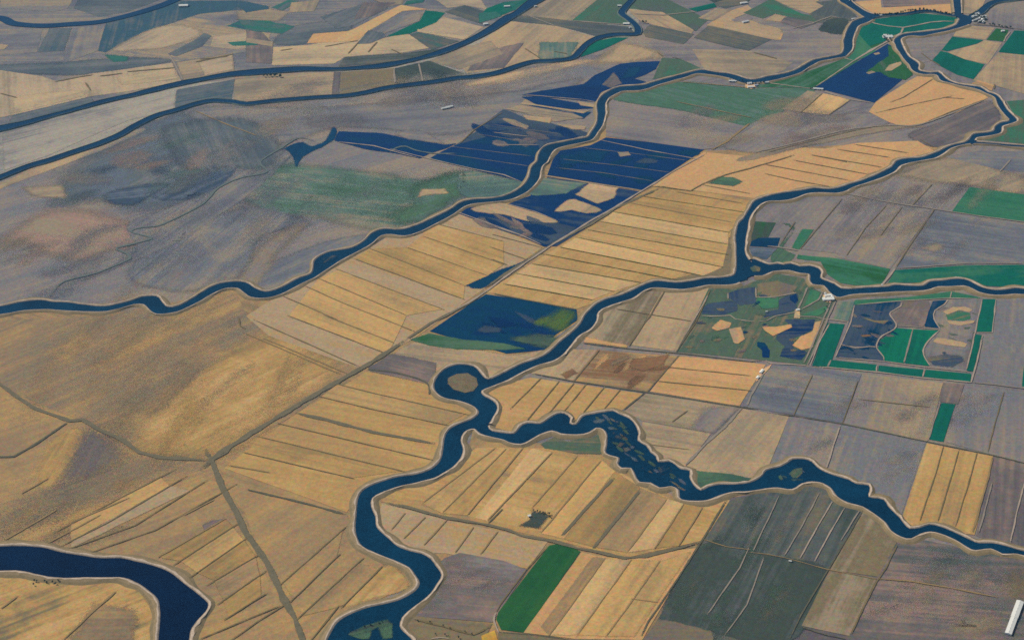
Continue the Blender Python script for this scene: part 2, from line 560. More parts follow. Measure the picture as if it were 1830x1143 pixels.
river('east_arm', """1335,500 1342,480 1345,464 1357,468 1375,474 1390,472 1401,474 1414,472 1430,477 1447,476 1462,480 1468,488 1466,497 1475,502 1491,508 1503,516 1523,517 1545,515
 1571,514 1589,513 1600,510 1626,511.5 1650,511.5 1663,504 1685,502 1702,499.5 1718,499 1731,502 1746,510.5 1757,515 1779,519 1801,518 1816,515.5 1830,517 1900,520""",
 """1320,504 1336,497 1342,493.6 1362,493.6 1375,488 1388,485 1410,484 1430,489 1447,491 1448,500 1453,509 1473,512 1481,521 1490,529 1501,532 1516,528 1534,526
 1560,524.7 1593,522.5 1626,521.4 1650,520 1663,517 1676,512.6 1698,512.6 1724,511.5 1739,517 1750,522.5 1768,527 1790,528 1812,526 1830,527 1900,530""",
 'blue river arm with chalk white banks above the duck ponds')
river('side_arm', """1738,248 1745,254 1766,256 1801,259 1830,261 1900,264""", """1738,259 1746,257.8 1776,259.6 1801,262.8 1830,264.5 1900,268""", 'thin slough leaving the river bend toward the green field', lw=0.6)
river('broad', """868,745 872,762 880,771 913,775.6 923,773 931,763 943,756.6 966,758 981,749 997,740 1009,740 1019,748 1018,757 1030,759 1042,745 1063,740 1080,737.5 1096,735
 1106,740 1126,749 1136,760 1141,776 1139,788 1154,797 1162,808.6 1172,816 1176,826 1195,825 1207,831 1217,839 1233,842 1232,853 1240,868 1253,877
 1266,871 1286,866 1311,866 1340,863 1360,853 1370,841 1395,834 1408,827 1418,821 1438,821 1451,826 1461,836 1479,846 1502,854 1517,858 1532,866 1553,868 1554,878
 1553,888.5 1580,893.6 1588,906 1606,924 1616,937 1626,945 1644,943 1662,938 1682,942 1707,952 1733,965 1750,971 1773,971 1801,977 1830,985 1900,1003""",
 """846,760 850,768 860,776 876,781 900,786 910,791 931,794 946,788 964,777 986,770 1004,775.6 1032,777 1052,773 1065,765.5 1078,768 1085,778 1085,796 1084,811 1106,819
 1104,829 1111,836.5 1128,837 1135,849 1144,862 1164,863 1179,872 1199,869.5 1214,876 1215,890 1227,895 1260,895 1286,886 1311,879.6 1340,878 1370,873 1390,872
 1415,874.6 1433,864 1451,860.6 1471,864 1486,873 1497,888.5 1517,898.7 1542,906 1563,919 1583,934 1593,949 1611,959.6 1629,963 1644,954.5 1662,950.7 1682,954.5
 1707,964.6 1730,978.6 1743,983.7 1771,981 1791,990 1811,990 1830,992.6 1900,1012""", 'wide dark slough with marshy islets and scalloped banks')
river('corner', "-60,982 0,977 38,976 76,978.6 101,985 142,992.6 177,997.6 216,997.6 241,1003 279,1013 304,1023 330,1043 350,1058.5 368,1073 373,1082 368,1094 355,1107 343,1122 338,1143 336,1180",
 "-60,1022 0,1020.5 38,1020.5 71,1028 109,1033 152,1032 190,1032 223,1033 246,1042 266,1055 282,1071 287,1094 285,1119 283,1143 281,1180",
 'very dark wide river bending around the gold corner field', mat=NEARWATER, lw=1.2)
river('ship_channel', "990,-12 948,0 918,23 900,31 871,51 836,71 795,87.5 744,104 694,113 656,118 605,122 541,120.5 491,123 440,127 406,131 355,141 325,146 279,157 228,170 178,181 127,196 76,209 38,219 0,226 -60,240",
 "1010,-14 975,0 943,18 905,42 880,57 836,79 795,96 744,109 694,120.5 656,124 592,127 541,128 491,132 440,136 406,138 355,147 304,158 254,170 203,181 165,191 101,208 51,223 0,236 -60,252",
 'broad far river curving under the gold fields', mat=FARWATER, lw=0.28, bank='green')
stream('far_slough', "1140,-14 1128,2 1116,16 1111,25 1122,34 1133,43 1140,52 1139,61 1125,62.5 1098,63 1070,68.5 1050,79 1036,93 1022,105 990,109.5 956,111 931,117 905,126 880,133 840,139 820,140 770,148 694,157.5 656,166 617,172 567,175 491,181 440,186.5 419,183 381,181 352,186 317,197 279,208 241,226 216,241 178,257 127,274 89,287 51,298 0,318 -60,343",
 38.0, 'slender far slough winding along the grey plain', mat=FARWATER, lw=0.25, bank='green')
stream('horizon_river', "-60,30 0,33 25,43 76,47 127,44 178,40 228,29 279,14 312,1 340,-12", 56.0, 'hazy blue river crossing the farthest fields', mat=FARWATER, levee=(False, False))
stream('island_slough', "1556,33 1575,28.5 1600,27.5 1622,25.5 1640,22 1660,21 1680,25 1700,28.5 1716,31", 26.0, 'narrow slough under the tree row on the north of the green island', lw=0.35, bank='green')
river('canal', "1718,33 1718,25 1717,5 1716,-12", "1704,30 1706,24 1704,5 1703,-12", 'straight blue canal between two levees', smooth=False, lw=0.6)
stream('northeast_slough', "1729,36 1738,30 1752,23 1761,15 1770,8 1785,3 1810,0 1850,-4", 40.0, 'narrow northeast slough beside the small town', lw=0.4, bank='green')
river('meeting_pool', "1704,28 1716,26 1730,30 1736,38 1732,44", "1704,30 1712,32 1716,38 1716,44 1722,48", 'small pool where four waterways meet', levee=(False, False))

for i, r in enumerate(RIVERS):
    z = ZW + 0.05 * i
    p = r['poly']
    tri = tessellate_polygon([[Vector((x, y, 0)) for x, y in p]])
    fs = []
    for a, b, c in tri:
        cr = (p[b][0] - p[a][0]) * (p[c][1] - p[a][1]) - (p[b][1] - p[a][1]) * (p[c][0] - p[a][0])
        fs.append((a, b, c) if cr > 0 else (a, c, b))
    o = link('river', [(x, y, z) for x, y in p], fs, r['mat'])
    tag(o, r['label'], 'river', None, 'structure')

# levees: riprap face, pale crest road, weedy land side
CREST = line_mat('levee_road', (204, 186, 166), (150, 136, 120))
ROCK = line_mat('levee_rock', (166, 148, 130), (98, 96, 90))
BACK = line_mat('levee_slope', (152, 133, 106), (124, 112, 92))
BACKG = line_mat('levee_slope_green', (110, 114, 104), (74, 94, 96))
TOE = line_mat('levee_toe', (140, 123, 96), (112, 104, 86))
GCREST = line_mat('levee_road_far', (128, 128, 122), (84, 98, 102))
#            offset from the water edge, height above the water
PROFILE = [(-2, -0.4), (2.5, 1.8), (4.5, 3.2), (8.5, 3.3), (17, 0.3), (27, -2.6)]
def levee(run, side, lw, bank):
    rails = [offset_line(run, side * (d * (lw if d > 0 else 1) * 1.0)) for d, h in PROFILE]
    verts, faces, mi = [], [], []
    nP = len(PROFILE)
    for i in range(len(run)):
        q = mnoise.noise((run[i][0] * .01, run[i][1] * .01, 5.0)) * 0.7
        q0 = 1 + .9 * mnoise.noise((run[i][0] * .03, run[i][1] * .03, 2.0))
        for j, (d, h) in enumerate(PROFILE):
            x, y = rails[j][i]
            if j >= 4:
                k = (run[i][0], run[i][1])
                x, y = x + (x - k[0]) * q, y + (y - k[1]) * q
            if 1 <= j <= 3:
                x, y = run[i][0] + (x - run[i][0]) * q0, run[i][1] + (y - run[i][1]) * q0
            verts.append((x, y, ZW + h))
    for i in range(len(run) - 1):
        for j in range(nP - 1):
            a = i * nP + j
            f = (a, a + nP, a + nP + 1, a + 1)
            faces.append(f if side < 0 else tuple(reversed(f)))
            mi.append([1, 0, 0, 2, 3][j])
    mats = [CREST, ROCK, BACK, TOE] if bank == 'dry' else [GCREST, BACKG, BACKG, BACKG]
    o = link('levee', verts, faces, mats, midx=mi)
    return tag(o, 'low earth levee with a pale road along the water', 'levee', 'levees along the waterways', 'structure')

for r in RIVERS:
    for bi, bank in enumerate((r['L'], r['R'])):
        if not r['levee'][bi]:
            continue
        # which side is land
        mid = len(bank) // 2
        sgn = 0
        for k in range(2, len(bank) - 2, max(1, len(bank) // 15)):
            t = offset_line(bank[k - 1:k + 2], 3.0)[1]
            sgn += -1 if inside(t, r['poly']) else 1
        side = 1 if sgn > 0 else -1
        off = offset_line(bank, side * 14 * r['lw'])
        run = []
        runs = []
        for k, q in enumerate(bank):
            hit = any(inside(off[k], o_['poly']) or inside(q, o_['poly']) for o_ in RIVERS if o_ is not r)
            if hit:
                if len(run) > 3:
                    runs.append(run)
                run = []
            else:
                run.append(q)
        if len(run) > 3:
            runs.append(run)
        for rn in runs:
            levee(rn, side, r['lw'], r['bank'])

# ------------------------------------------------------------------ fields, one object each
F = field
# --- base parcels of the large tracts
F('lilac', 'misty blue grey plain between the slender slough and the winding slough', "-60,345 0,320 130,278 250,226 350,192 440,190 620,176 820,146 1040,105 1180,108 1100,160 1070,190 1060,240 985,262 955,320 900,355 700,414 560,485 490,520 430,510 310,552 180,552 0,555 -60,555", lvl=0, amt=0.9, ang=0.6, alt='bluegrey')
F('wheat', 'brown gold farmland between the winding slough and the navy river', "-60,562 160,555 280,558 420,515 480,530 560,495 700,420 860,365 940,350 980,265 1070,250 1085,190 1340,228 1260,270 1740,250 1600,290 1350,357 1315,400 1315,495 1050,550 1000,620 870,680 780,660 780,710 850,740 790,800 750,850 650,890 640,960 745,1040 600,1110 580,1160 340,1160 370,1080 300,1020 0,978 -60,980", lvl=0, ang=-0.5)
F('gold', 'gold corner field inside the dark river bend', "-60,1022 0,1021 110,1034 220,1034 282,1072 287,1100 280,1180 -60,1180", lvl=1, alt='khaki', ang=0.6)
F('wheat', 'tan farmland below the scalloped slough', "845,770 900,786 1085,800 1215,895 1340,880 1300,900 1150,1180 745,1180 715,1120 790,1030 670,925 665,895 830,830", lvl=0)
F('lilac', 'grey lilac farmland east of the navy river', "1350,360 1640,290 1740,258 1900,268 1900,520 1500,515 1335,470 1335,400", lvl=0, amt=0.9, ang=1.0)
F('lilac', 'pinkish grey farmland beyond the green island', "1600,70 1640,60 1735,42 1760,20 1830,-5 1950,-10 1950,262 1750,255 1815,215 1780,175 1640,130", lvl=0)
F('lilac', 'patchwork farmland north of the winding slough', "990,-30 1700,-30 1700,25 1550,35 1510,100 1345,145 1250,130 1100,158 1040,105 820,140 870,60", lvl=0, amt=1.1)
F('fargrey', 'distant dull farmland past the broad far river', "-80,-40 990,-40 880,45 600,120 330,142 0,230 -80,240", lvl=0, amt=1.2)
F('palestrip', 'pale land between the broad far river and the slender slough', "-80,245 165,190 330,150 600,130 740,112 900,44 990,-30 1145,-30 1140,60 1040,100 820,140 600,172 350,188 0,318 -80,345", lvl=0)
F('lilac', 'grey farmland around the duck ponds and the scalloped slough', "870,690 1060,555 1330,500 1480,530 1900,528 1900,1010 1640,950 1560,890 1440,820 1350,862 1250,880 1140,780 1080,735 900,775", lvl=0)
F('mauve', 'dusky grey farmland in the southeast', "1300,890 1440,865 1500,890 1640,962 1900,1012 1900,1200 1140,1200", lvl=0, amt=0.9)

# --- far northwest
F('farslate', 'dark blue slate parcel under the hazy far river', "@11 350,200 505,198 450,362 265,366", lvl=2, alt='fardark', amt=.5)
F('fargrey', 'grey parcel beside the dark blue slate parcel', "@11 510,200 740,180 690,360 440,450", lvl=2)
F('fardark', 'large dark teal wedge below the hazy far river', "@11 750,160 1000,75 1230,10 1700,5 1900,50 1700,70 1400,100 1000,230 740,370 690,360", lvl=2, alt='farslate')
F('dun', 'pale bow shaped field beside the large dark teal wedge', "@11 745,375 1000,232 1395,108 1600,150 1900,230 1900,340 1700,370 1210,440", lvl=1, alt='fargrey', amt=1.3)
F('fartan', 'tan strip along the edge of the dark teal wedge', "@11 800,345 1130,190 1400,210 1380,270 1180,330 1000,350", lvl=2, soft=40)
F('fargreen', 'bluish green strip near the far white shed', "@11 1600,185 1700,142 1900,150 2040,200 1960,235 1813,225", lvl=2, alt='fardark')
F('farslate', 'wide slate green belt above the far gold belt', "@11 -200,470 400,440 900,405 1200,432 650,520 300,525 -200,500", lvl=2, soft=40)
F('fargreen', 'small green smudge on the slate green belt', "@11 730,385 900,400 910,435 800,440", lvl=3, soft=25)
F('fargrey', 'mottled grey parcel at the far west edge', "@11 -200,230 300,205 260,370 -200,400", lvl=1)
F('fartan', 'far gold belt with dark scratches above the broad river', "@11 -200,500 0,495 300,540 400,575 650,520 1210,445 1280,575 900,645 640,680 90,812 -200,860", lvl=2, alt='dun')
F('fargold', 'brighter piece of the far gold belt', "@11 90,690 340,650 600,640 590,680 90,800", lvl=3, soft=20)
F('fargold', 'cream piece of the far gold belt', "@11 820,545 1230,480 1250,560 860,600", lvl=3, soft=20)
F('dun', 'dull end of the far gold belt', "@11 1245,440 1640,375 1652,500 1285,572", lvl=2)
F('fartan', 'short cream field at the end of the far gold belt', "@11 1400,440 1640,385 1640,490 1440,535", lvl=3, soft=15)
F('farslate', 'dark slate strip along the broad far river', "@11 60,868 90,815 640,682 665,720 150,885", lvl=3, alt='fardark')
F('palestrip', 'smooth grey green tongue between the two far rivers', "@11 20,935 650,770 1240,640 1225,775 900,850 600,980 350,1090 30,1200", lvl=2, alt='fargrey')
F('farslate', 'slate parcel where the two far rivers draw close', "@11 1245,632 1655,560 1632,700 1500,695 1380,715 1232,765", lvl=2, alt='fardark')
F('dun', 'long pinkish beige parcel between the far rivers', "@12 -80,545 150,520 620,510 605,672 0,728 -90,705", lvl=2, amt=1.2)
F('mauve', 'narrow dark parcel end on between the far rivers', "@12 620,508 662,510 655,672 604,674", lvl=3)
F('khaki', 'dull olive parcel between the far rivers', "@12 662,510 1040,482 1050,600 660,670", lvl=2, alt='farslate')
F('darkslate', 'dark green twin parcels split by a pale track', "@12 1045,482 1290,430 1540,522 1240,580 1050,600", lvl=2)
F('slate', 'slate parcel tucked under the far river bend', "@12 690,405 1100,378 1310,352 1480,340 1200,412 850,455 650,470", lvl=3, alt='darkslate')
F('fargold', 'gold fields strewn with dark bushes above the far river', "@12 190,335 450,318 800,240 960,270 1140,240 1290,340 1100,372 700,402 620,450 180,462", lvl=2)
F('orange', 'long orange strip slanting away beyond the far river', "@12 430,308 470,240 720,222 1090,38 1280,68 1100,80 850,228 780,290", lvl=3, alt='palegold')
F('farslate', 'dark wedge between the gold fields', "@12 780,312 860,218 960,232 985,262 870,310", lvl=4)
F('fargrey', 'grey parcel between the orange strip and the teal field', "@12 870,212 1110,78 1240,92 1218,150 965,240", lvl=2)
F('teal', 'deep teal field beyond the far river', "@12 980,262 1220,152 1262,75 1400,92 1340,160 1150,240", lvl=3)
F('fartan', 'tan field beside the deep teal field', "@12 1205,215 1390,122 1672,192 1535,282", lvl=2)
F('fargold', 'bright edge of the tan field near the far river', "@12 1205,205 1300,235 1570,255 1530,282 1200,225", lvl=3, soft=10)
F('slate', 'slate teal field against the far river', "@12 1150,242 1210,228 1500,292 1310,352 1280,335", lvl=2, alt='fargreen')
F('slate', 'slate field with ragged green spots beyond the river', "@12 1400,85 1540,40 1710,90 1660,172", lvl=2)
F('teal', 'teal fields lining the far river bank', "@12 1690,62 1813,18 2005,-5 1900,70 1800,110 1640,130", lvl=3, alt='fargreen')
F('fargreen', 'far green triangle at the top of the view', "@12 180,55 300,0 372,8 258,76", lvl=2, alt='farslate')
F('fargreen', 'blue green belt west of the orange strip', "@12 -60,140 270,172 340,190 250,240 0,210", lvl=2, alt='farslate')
F('dun', 'beige soft edged parcel at the top', "@12 860,-20 1120,-20 1100,30 1000,50", lvl=2, soft=25)
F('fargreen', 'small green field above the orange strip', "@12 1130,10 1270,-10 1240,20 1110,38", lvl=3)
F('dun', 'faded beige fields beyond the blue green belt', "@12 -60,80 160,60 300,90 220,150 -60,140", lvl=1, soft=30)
F('farslate', 'bluish slate parcel west of the olive one', "@12 200,310 330,190 700,150 720,215 470,240 420,310", lvl=1, soft=30)

# --- north between the two sloughs
F('dun', 'beige parcel on the outer bank of the far river', "@13 385,0 740,0 560,147 185,110", lvl=2)
F('slate', 'long slate green belt crossing toward the slough bend', "@13 180,110 560,150 965,190 1000,232 735,258 450,182 130,150", lvl=3)
F('marsh', 'green field in the crook of the slender slough', "@13 740,0 960,0 900,90 955,172 560,147", lvl=2, alt='green')
F('tan', 'tan field striped with bushes inside the slough bend', "@13 0,235 130,152 450,185 720,262 600,345 535,405 300,422 100,480 -180,520 -250,440", lvl=1, alt='dun')
F('seagreen', 'greenish parcel above the small slough bend', "@13 330,300 610,300 540,405 330,420", lvl=2, soft=25)
F('teal', 'bright teal wedge beside the slender slough', "@13 622,405 662,340 740,290 860,266 960,266 780,350", lvl=3)
F('tan', 'tan belt running southeast from the slender slough', "@13 960,68 1200,88 1420,212 1400,240 1110,172 1040,150 980,100", lvl=2)
F('marsh', 'long grey green belt near the top of the view', "@13 985,0 1240,0 1520,142 1430,222 1200,86 960,62", lvl=2, alt='slate')
F('slate', 'slate parcel below the tan belt', "@13 1060,225 1110,176 1420,242 1345,312 1080,262", lvl=3, alt='marsh')
F('slate', 'dark slate diamond near the white farm', "@px 1266,46 1300,53 1379,71 1338,91 1300,83 1240,68", lvl=3, alt='darkslate')
F('teal', 'tiny teal oblong in the northern fields', "@px 1230,16.5 1276,6 1281,13 1245,21.6", lvl=4)
F('darkslate', 'dark green parcel at the top edge', "@px 1195,-4 1350,-6 1330,8 1296,15 1262,-2", lvl=3)
F('tan', 'l shaped tan field with a white farm', "@px 1262,46 1304,20 1336,10 1348,20 1312,33 1342,37 1400,60 1395,72 1379,71 1300,53", lvl=2, alt='orange')
F('marsh', 'olive green belt behind the l shaped tan field', "@k 180,150 300,92 470,0 520,0 700,92 850,162 1080,200 1030,262 680,190 540,160 400,215", lvl=2, alt='green')
F('tan', 'tan field on the skyline beside the olive belt', "@k 525,0 1060,0 1000,30 1090,72 930,160 720,90", lvl=3)
F('slate', 'slate grey corner near the short slough', "@k 1000,30 1240,0 1400,120 1470,190 1400,240 1040,262 930,165", lvl=2)
F('darkslate', 'dark slate hollow beside the slough levee', "@k 1030,335 1180,212 1340,222 1370,262 1300,392 1130,372", lvl=3, soft=20)
F('mauve', 'violet grey wedge in the northern fields', "@k 590,252 690,190 1010,268 830,330", lvl=3, alt='slate')
F('tan', 'faint tan corner beside the violet grey wedge', "@k 540,162 670,190 590,250 420,240", lvl=3, soft=15)
F('tan', 'strip of tan below the dark slate diamond', "@k 0,250 260,262 600,330 560,450 490,445 0,340", lvl=2, soft=15)
F('dun', 'light grey brown field on the slough bank', "@k -400,560 240,580 740,710 640,800 460,860 220,905 0,835 -250,800", lvl=1)
F('marsh', 'green corner of grass above the slough', "@13 1195,408 1330,420 1500,495 1350,512 1130,560", lvl=2, alt='green')
F('sand', 'pale tan strip along the slender slough', "@13 0,540 540,430 760,430 640,450 300,520 0,590 -200,600", lvl=1, soft=70)
F('tan', 'warm tan field under the slender slough', "@13 700,450 900,300 1180,370 1200,410 900,440", lvl=1, soft=80)

# --- plain in the west, its mist painted as muted tones and wide soft edges
F('tan', 'pale strip of bare bank beside the slender slough', "@px -60,345 0,327 90,286 178,262 240,232 262,232 200,262 100,300 0,338 -60,362", lvl=1, soft=14)
F('seagreen', 'broad blue green haze coloured meadow', "@22 -30,270 130,90 400,60 900,110 1250,170 1500,120 1400,330 1130,480 900,520 500,430 150,400", lvl=1, soft=90, alt='dullgreen', amt=1.0, ragged=.3)
F('dullgreen', 'green end of the meadow beside the slough', "@22 1000,420 1200,340 1180,220 1540,100 1813,150 1960,190 1900,260 1500,290 1280,430 1180,470", lvl=2, soft=110, alt='seagreen')
F('seagreen', 'fresh green corner by the flooded strip', "@22 1540,100 1813,150 1960,190 1900,260 1560,290 1480,190", lvl=3, soft=20)
F('tan', 'curved bare spot in the green meadow end', "@22 1200,290 1240,230 1400,225 1420,260 1300,270", lvl=4, soft=20)
F('farslate', 'dark violet blue marsh in the misty plain', "@px 105,330 180,270 330,205 440,250 430,300 380,330 320,360 240,375 160,360 100,370", lvl=1, soft=180, alt='steel', amt=1.4)
F('violet', 'deeper blue pool of the dark marsh', "@px 190,350 230,338 300,330 262,352 240,364 205,362", lvl=2, soft=42, alt='steel', ragged=.8)
F('violet', 'second blue pool of the dark marsh', "@px 268,346 320,344 350,322 420,290 400,325 350,352 290,358", lvl=2, soft=42, alt='steel', ragged=.8)
F('farslate', 'blue slate edge of the dark marsh', "@px 300,230 440,215 500,262 470,300 430,300 330,300", lvl=2, soft=110)
F('rose', 'rusty pink stubble patch in the misty plain', "@px 10,425 110,375 250,400 270,430 200,450 130,462 60,440", lvl=1, soft=110, alt='dun', amt=1.3)
F('dun', 'pale brown bank patch along the misty edge', "@px 40,335 110,330 120,355 60,350", lvl=2, soft=34)
F('fargrey', 'pale lilac sweep of bare soil', "@px 350,195 600,190 900,165 1040,140 960,180 860,225 790,240 610,228 480,262 400,240", lvl=1, soft=60, amt=.8)
F('fargrey', 'pale green streak along the faint creek', "@px 230,400 330,360 440,290 520,270 480,320 400,380 300,440 230,470 150,500 240,450", lvl=2, soft=30)
F('track', 'pale tongue of dry soil running to the slough', "@px 430,500 470,440 520,400 545,402 500,450 450,510", lvl=2, soft=80, alt='lilac')
F('bluegrey', 'blue grey sweep of damp soil', "@px 230,490 330,410 450,370 560,400 470,420 430,490 330,520", lvl=1, soft=60)
F('bluegrey', 'dark verge above the slough bend', "@px 420,500 560,440 660,420 560,480 550,492 480,520", lvl=1, soft=35)
F('flood', 'flooded wedge with a straight lower dyke', "@12 650,925 960,940 1150,980 1400,1020 1480,1012 1400,1050 1300,1080 1225,1118 1050,1080 830,1050 620,992", lvl=3, soft=10, alt='floodgrey')
F('fargrey', 'grey shallow at the edge of the flooded wedge', "@12 1050,950 1130,915 1250,930 1400,1015 1150,985", lvl=4, soft=22)
F('floodgrey', 'dark flooded hook west of the flooded wedge', "@12 200,1090 300,1030 400,1000 460,1030 560,990 610,900 640,920 600,1000 480,1060 400,1110 350,1180 320,1090 270,1050", lvl=3, soft=16)

# --- flooded fields by the middle slough
F('flood', 'flooded field shaped like a sail beside the slough', "@13 1180,432 1150,490 1060,535 1000,555 1082,580 1060,602 860,622 790,672 730,722 580,705 200,672 350,640 640,595 720,532 900,450 1000,440", lvl=3)
F('mauve', 'grey dry wedge inside the sail shaped flooded field', "@13 855,512 915,590 840,622 775,598", lvl=4, soft=14)
F('floodgrey', 'dim shallow part of the sail shaped flooded field', "@13 960,480 1060,470 1010,540 900,560", lvl=4, soft=25)
F('flood', 'narrow flooded ribbon under the sail shaped field', "@13 205,685 330,680 640,735 722,765 560,772 300,735", lvl=4)
F('flood', 'second flooded ribbon with a pointed end', "@13 190,760 300,742 560,795 700,790 640,838 400,810", lvl=4, soft=8, alt='floodgrey')
F('violet', 'wide flooded field streaked with dry ridges', "@13 80,770 230,830 420,872 640,930 655,950 500,992 370,1015 330,1060 330,1143 318,1190 -240,1120 -255,1020 -120,930 0,828", lvl=3, alt='flood', amt=1.6)
F('dun', 'dry ridge strip at the top of the streaked field', "@13 90,770 200,740 560,800 640,830 440,860 230,800", lvl=4, soft=9)
F('tan', 'tan dry island in the streaked flooded field', "@13 215,812 420,830 405,872 240,842", lvl=5, soft=15)
F('tan', 'second tan dry island near the slough bend', "@13 450,872 660,892 648,915 560,912 460,885", lvl=5, soft=15)
F('tan', 'dry strip near the flooded ribbons', "@13 600,715 722,740 715,760 620,745", lvl=5, soft=8)
F('tan', 'dry strip between the two flooded ribbons', "@13 230,700 300,738 560,775 700,778 640,800 300,745 200,735", lvl=5, soft=8)
F('flood', 'flat flooded block left of the slough loop', "@13 -250,1020 0,955 250,985 330,1030 322,1110 305,1143 255,1290 -450,1120 -300,1040", lvl=4, soft=8, alt='floodgrey')
F('flood', 'great flooded field east of the slough loop', "@px 1083,246 1170,256 1258,268 1205,303 1148,340 978,313 988,285 1000,270 1055,260", lvl=3, alt='flood')
F('floodgrey', 'dim ruffled corner of the great flooded field', "@px 1000,276 1060,268 1085,272 1070,288 1000,294", lvl=4, soft=30, alt='flood', ragged=.8)
F('dun', 'small dry smear in the great flooded field', "@13 880,1075 960,1070 975,1095 900,1105", lvl=5, soft=8)
F('flood', 'flooded checkerboard field beside the straight road', "@px 955,338 978,317 1147,343 1092,380 995,440 972,441 900,410 813,380 840,371 905,366 948,350", lvl=3, alt='violet')
F('seagreen', 'greenish dry corner of the checkerboard field', "@23 350,150 655,190 520,262 300,275 240,262", lvl=4, soft=14)
F('tan', 'tan square in the checkerboard field', "@23 682,190 882,222 860,295 740,330 585,268", lvl=5, soft=15, alt='sand')
F('tan', 'lower tan square in the checkerboard field', "@23 540,302 640,320 770,380 660,402 560,380 440,388", lvl=5, soft=15)
F('tan', 'curved tan wedge along the slough', "@23 0,328 100,335 300,395 462,462 270,462 80,412 -60,400 -150,370", lvl=5, soft=15)
F('violet', 'dim lower strip of the checkerboard field', "@23 -100,420 270,470 460,470 600,500 440,600 380,620 0,500", lvl=4, soft=12)
F('floodgrey', 'damp dark stain along the straight road', "@22 1400,830 1620,850 1813,790 2010,710 2050,690 1900,800 1650,930 1540,900", lvl=3, soft=13)
F('floodgrey', 'dark wet field under the straight road', "@px 868,526 950,538 1030,553 1032,572 990,600 975,625 905,632 768,592 812,562", lvl=3, alt='flood')
F('brightgreen', 'vivid green corner of the dark wet field', "@33 260,40 400,-10 480,-60 600,-50 590,20 500,110 380,90", lvl=5, soft=30, ragged=1.3, alt='marsh', amt=1.6, op=.6)
F('marsh', 'olive green smear in the dark wet field', "@33 130,160 300,130 470,150 420,220 200,200", lvl=5, soft=26, ragged=1.0, op=.8)
F('dullgreen', 'green strip below the dark wet field', "@32 1150,165 1290,120 1530,165 1813,190 1960,230 1813,240 1480,235 1280,205", lvl=4, soft=10, alt='leaf')
F('tan', 'pinkish pale field above the ring shaped pool', "@px 738,612 850,625 930,634 1000,612 960,640 870,676 850,656 790,660 770,680 700,650", lvl=2, soft=14)
F('mauve', 'grey field left of the ring shaped pool', "@px 660,656 700,632 780,648 778,690 660,662", lvl=3, soft=12)

# --- green country by the middle slough
F('pasture', 'large faded green pasture south of the winding slough', "@px 1098,168 1150,160 1222,146 1340,158 1455,160 1392,204 1342,228 1220,198 1100,180", lvl=2, alt='seagreen', soft=22)
F('lilac', 'grey fallow field inside the slough bend', "@px 1084,190 1100,182 1220,200 1342,228 1290,263 1258,268 1083,244", lvl=3, amt=.8)
F('pasture', 'green strip pasture between slough and flooded square', "@px 1350,150 1430,133 1512,104 1545,112 1456,157 1340,157", lvl=3, alt='leaf')
F('green', 'green triangle between the slough and the pale dyke', "@px 1512,104 1530,56 1552,82 1570,95 1525,110", lvl=3)
F('flood', 'large flooded square with a straight dyke', "@px 1586,79 1600,85 1596,100 1575,118 1552,128 1590,125 1612,143 1562,184 1457,157 1520,118", lvl=3)
F('leaf', 'ragged green corner of the flooded square', "@14 850,320 930,340 990,420 1030,530 980,565 860,545 800,510 700,510 790,440 860,400", lvl=4, soft=12, alt='marsh', ragged=.6)
F('tan', 'sandy island in the flooded square', "@14 830,502 860,460 945,438 950,455 880,500", lvl=5, soft=8)
F('dun', 'tiny dry islet in the flooded square', "@14 700,515 740,500 765,512 720,525", lvl=5, soft=6)
F('dun', 'small shoal near the dyke of the flooded square', "@14 750,380 790,370 800,382 770,390", lvl=5, soft=5)
F('orange', 'bright orange fan shaped field inside the river loop', "@14 1060,540 1190,542 1260,592 1500,640 1562,690 1350,792 1100,872 950,892 860,862 720,790 770,720 1000,572", lvl=3, alt='palegold', amt=.7)
F('lilac', 'brown grey field with soft stains', "@14 -300,1000 90,800 450,820 720,795 860,870 600,930 200,1010 -100,1080", lvl=2, soft=40)
F('palegold', 'gold strip field under the flooded square', "@14 240,790 400,660 590,700 440,810", lvl=3)
F('dun', 'faded strip next to the gold strip field', "@14 110,770 290,640 390,660 250,790", lvl=3)
F('track', 'light tan band beside the curving farm track', "@14 -200,1120 200,1010 700,900 880,885 1120,895 900,912 300,1030 -100,1130", lvl=3, soft=22)
F('mauve', 'grey lilac field between track and river', "@14 1000,950 1250,850 1560,710 1650,850 1580,920 1430,990 1200,1040", lvl=2, soft=25)
F('orange', 'gold strips above the river bank', "@px 1258,272 1340,280 1400,262 1475,266 1530,256 1640,252 1672,272 1600,292 1500,336 1400,346 1350,355 1250,342 1165,333", lvl=2, alt='palegold', amt=.8)
F('dullgreen', 'olive damp spot in the gold strips', "@23 1520,190 1600,140 1700,150 1760,180 1700,210", lvl=4, soft=20)
F('marsh', 'dull green field outside the river loop', "@14 1690,715 1813,705 2100,700 2100,1015 1813,1015 1500,985 1640,950 1660,900 1765,850", lvl=2, alt='green')

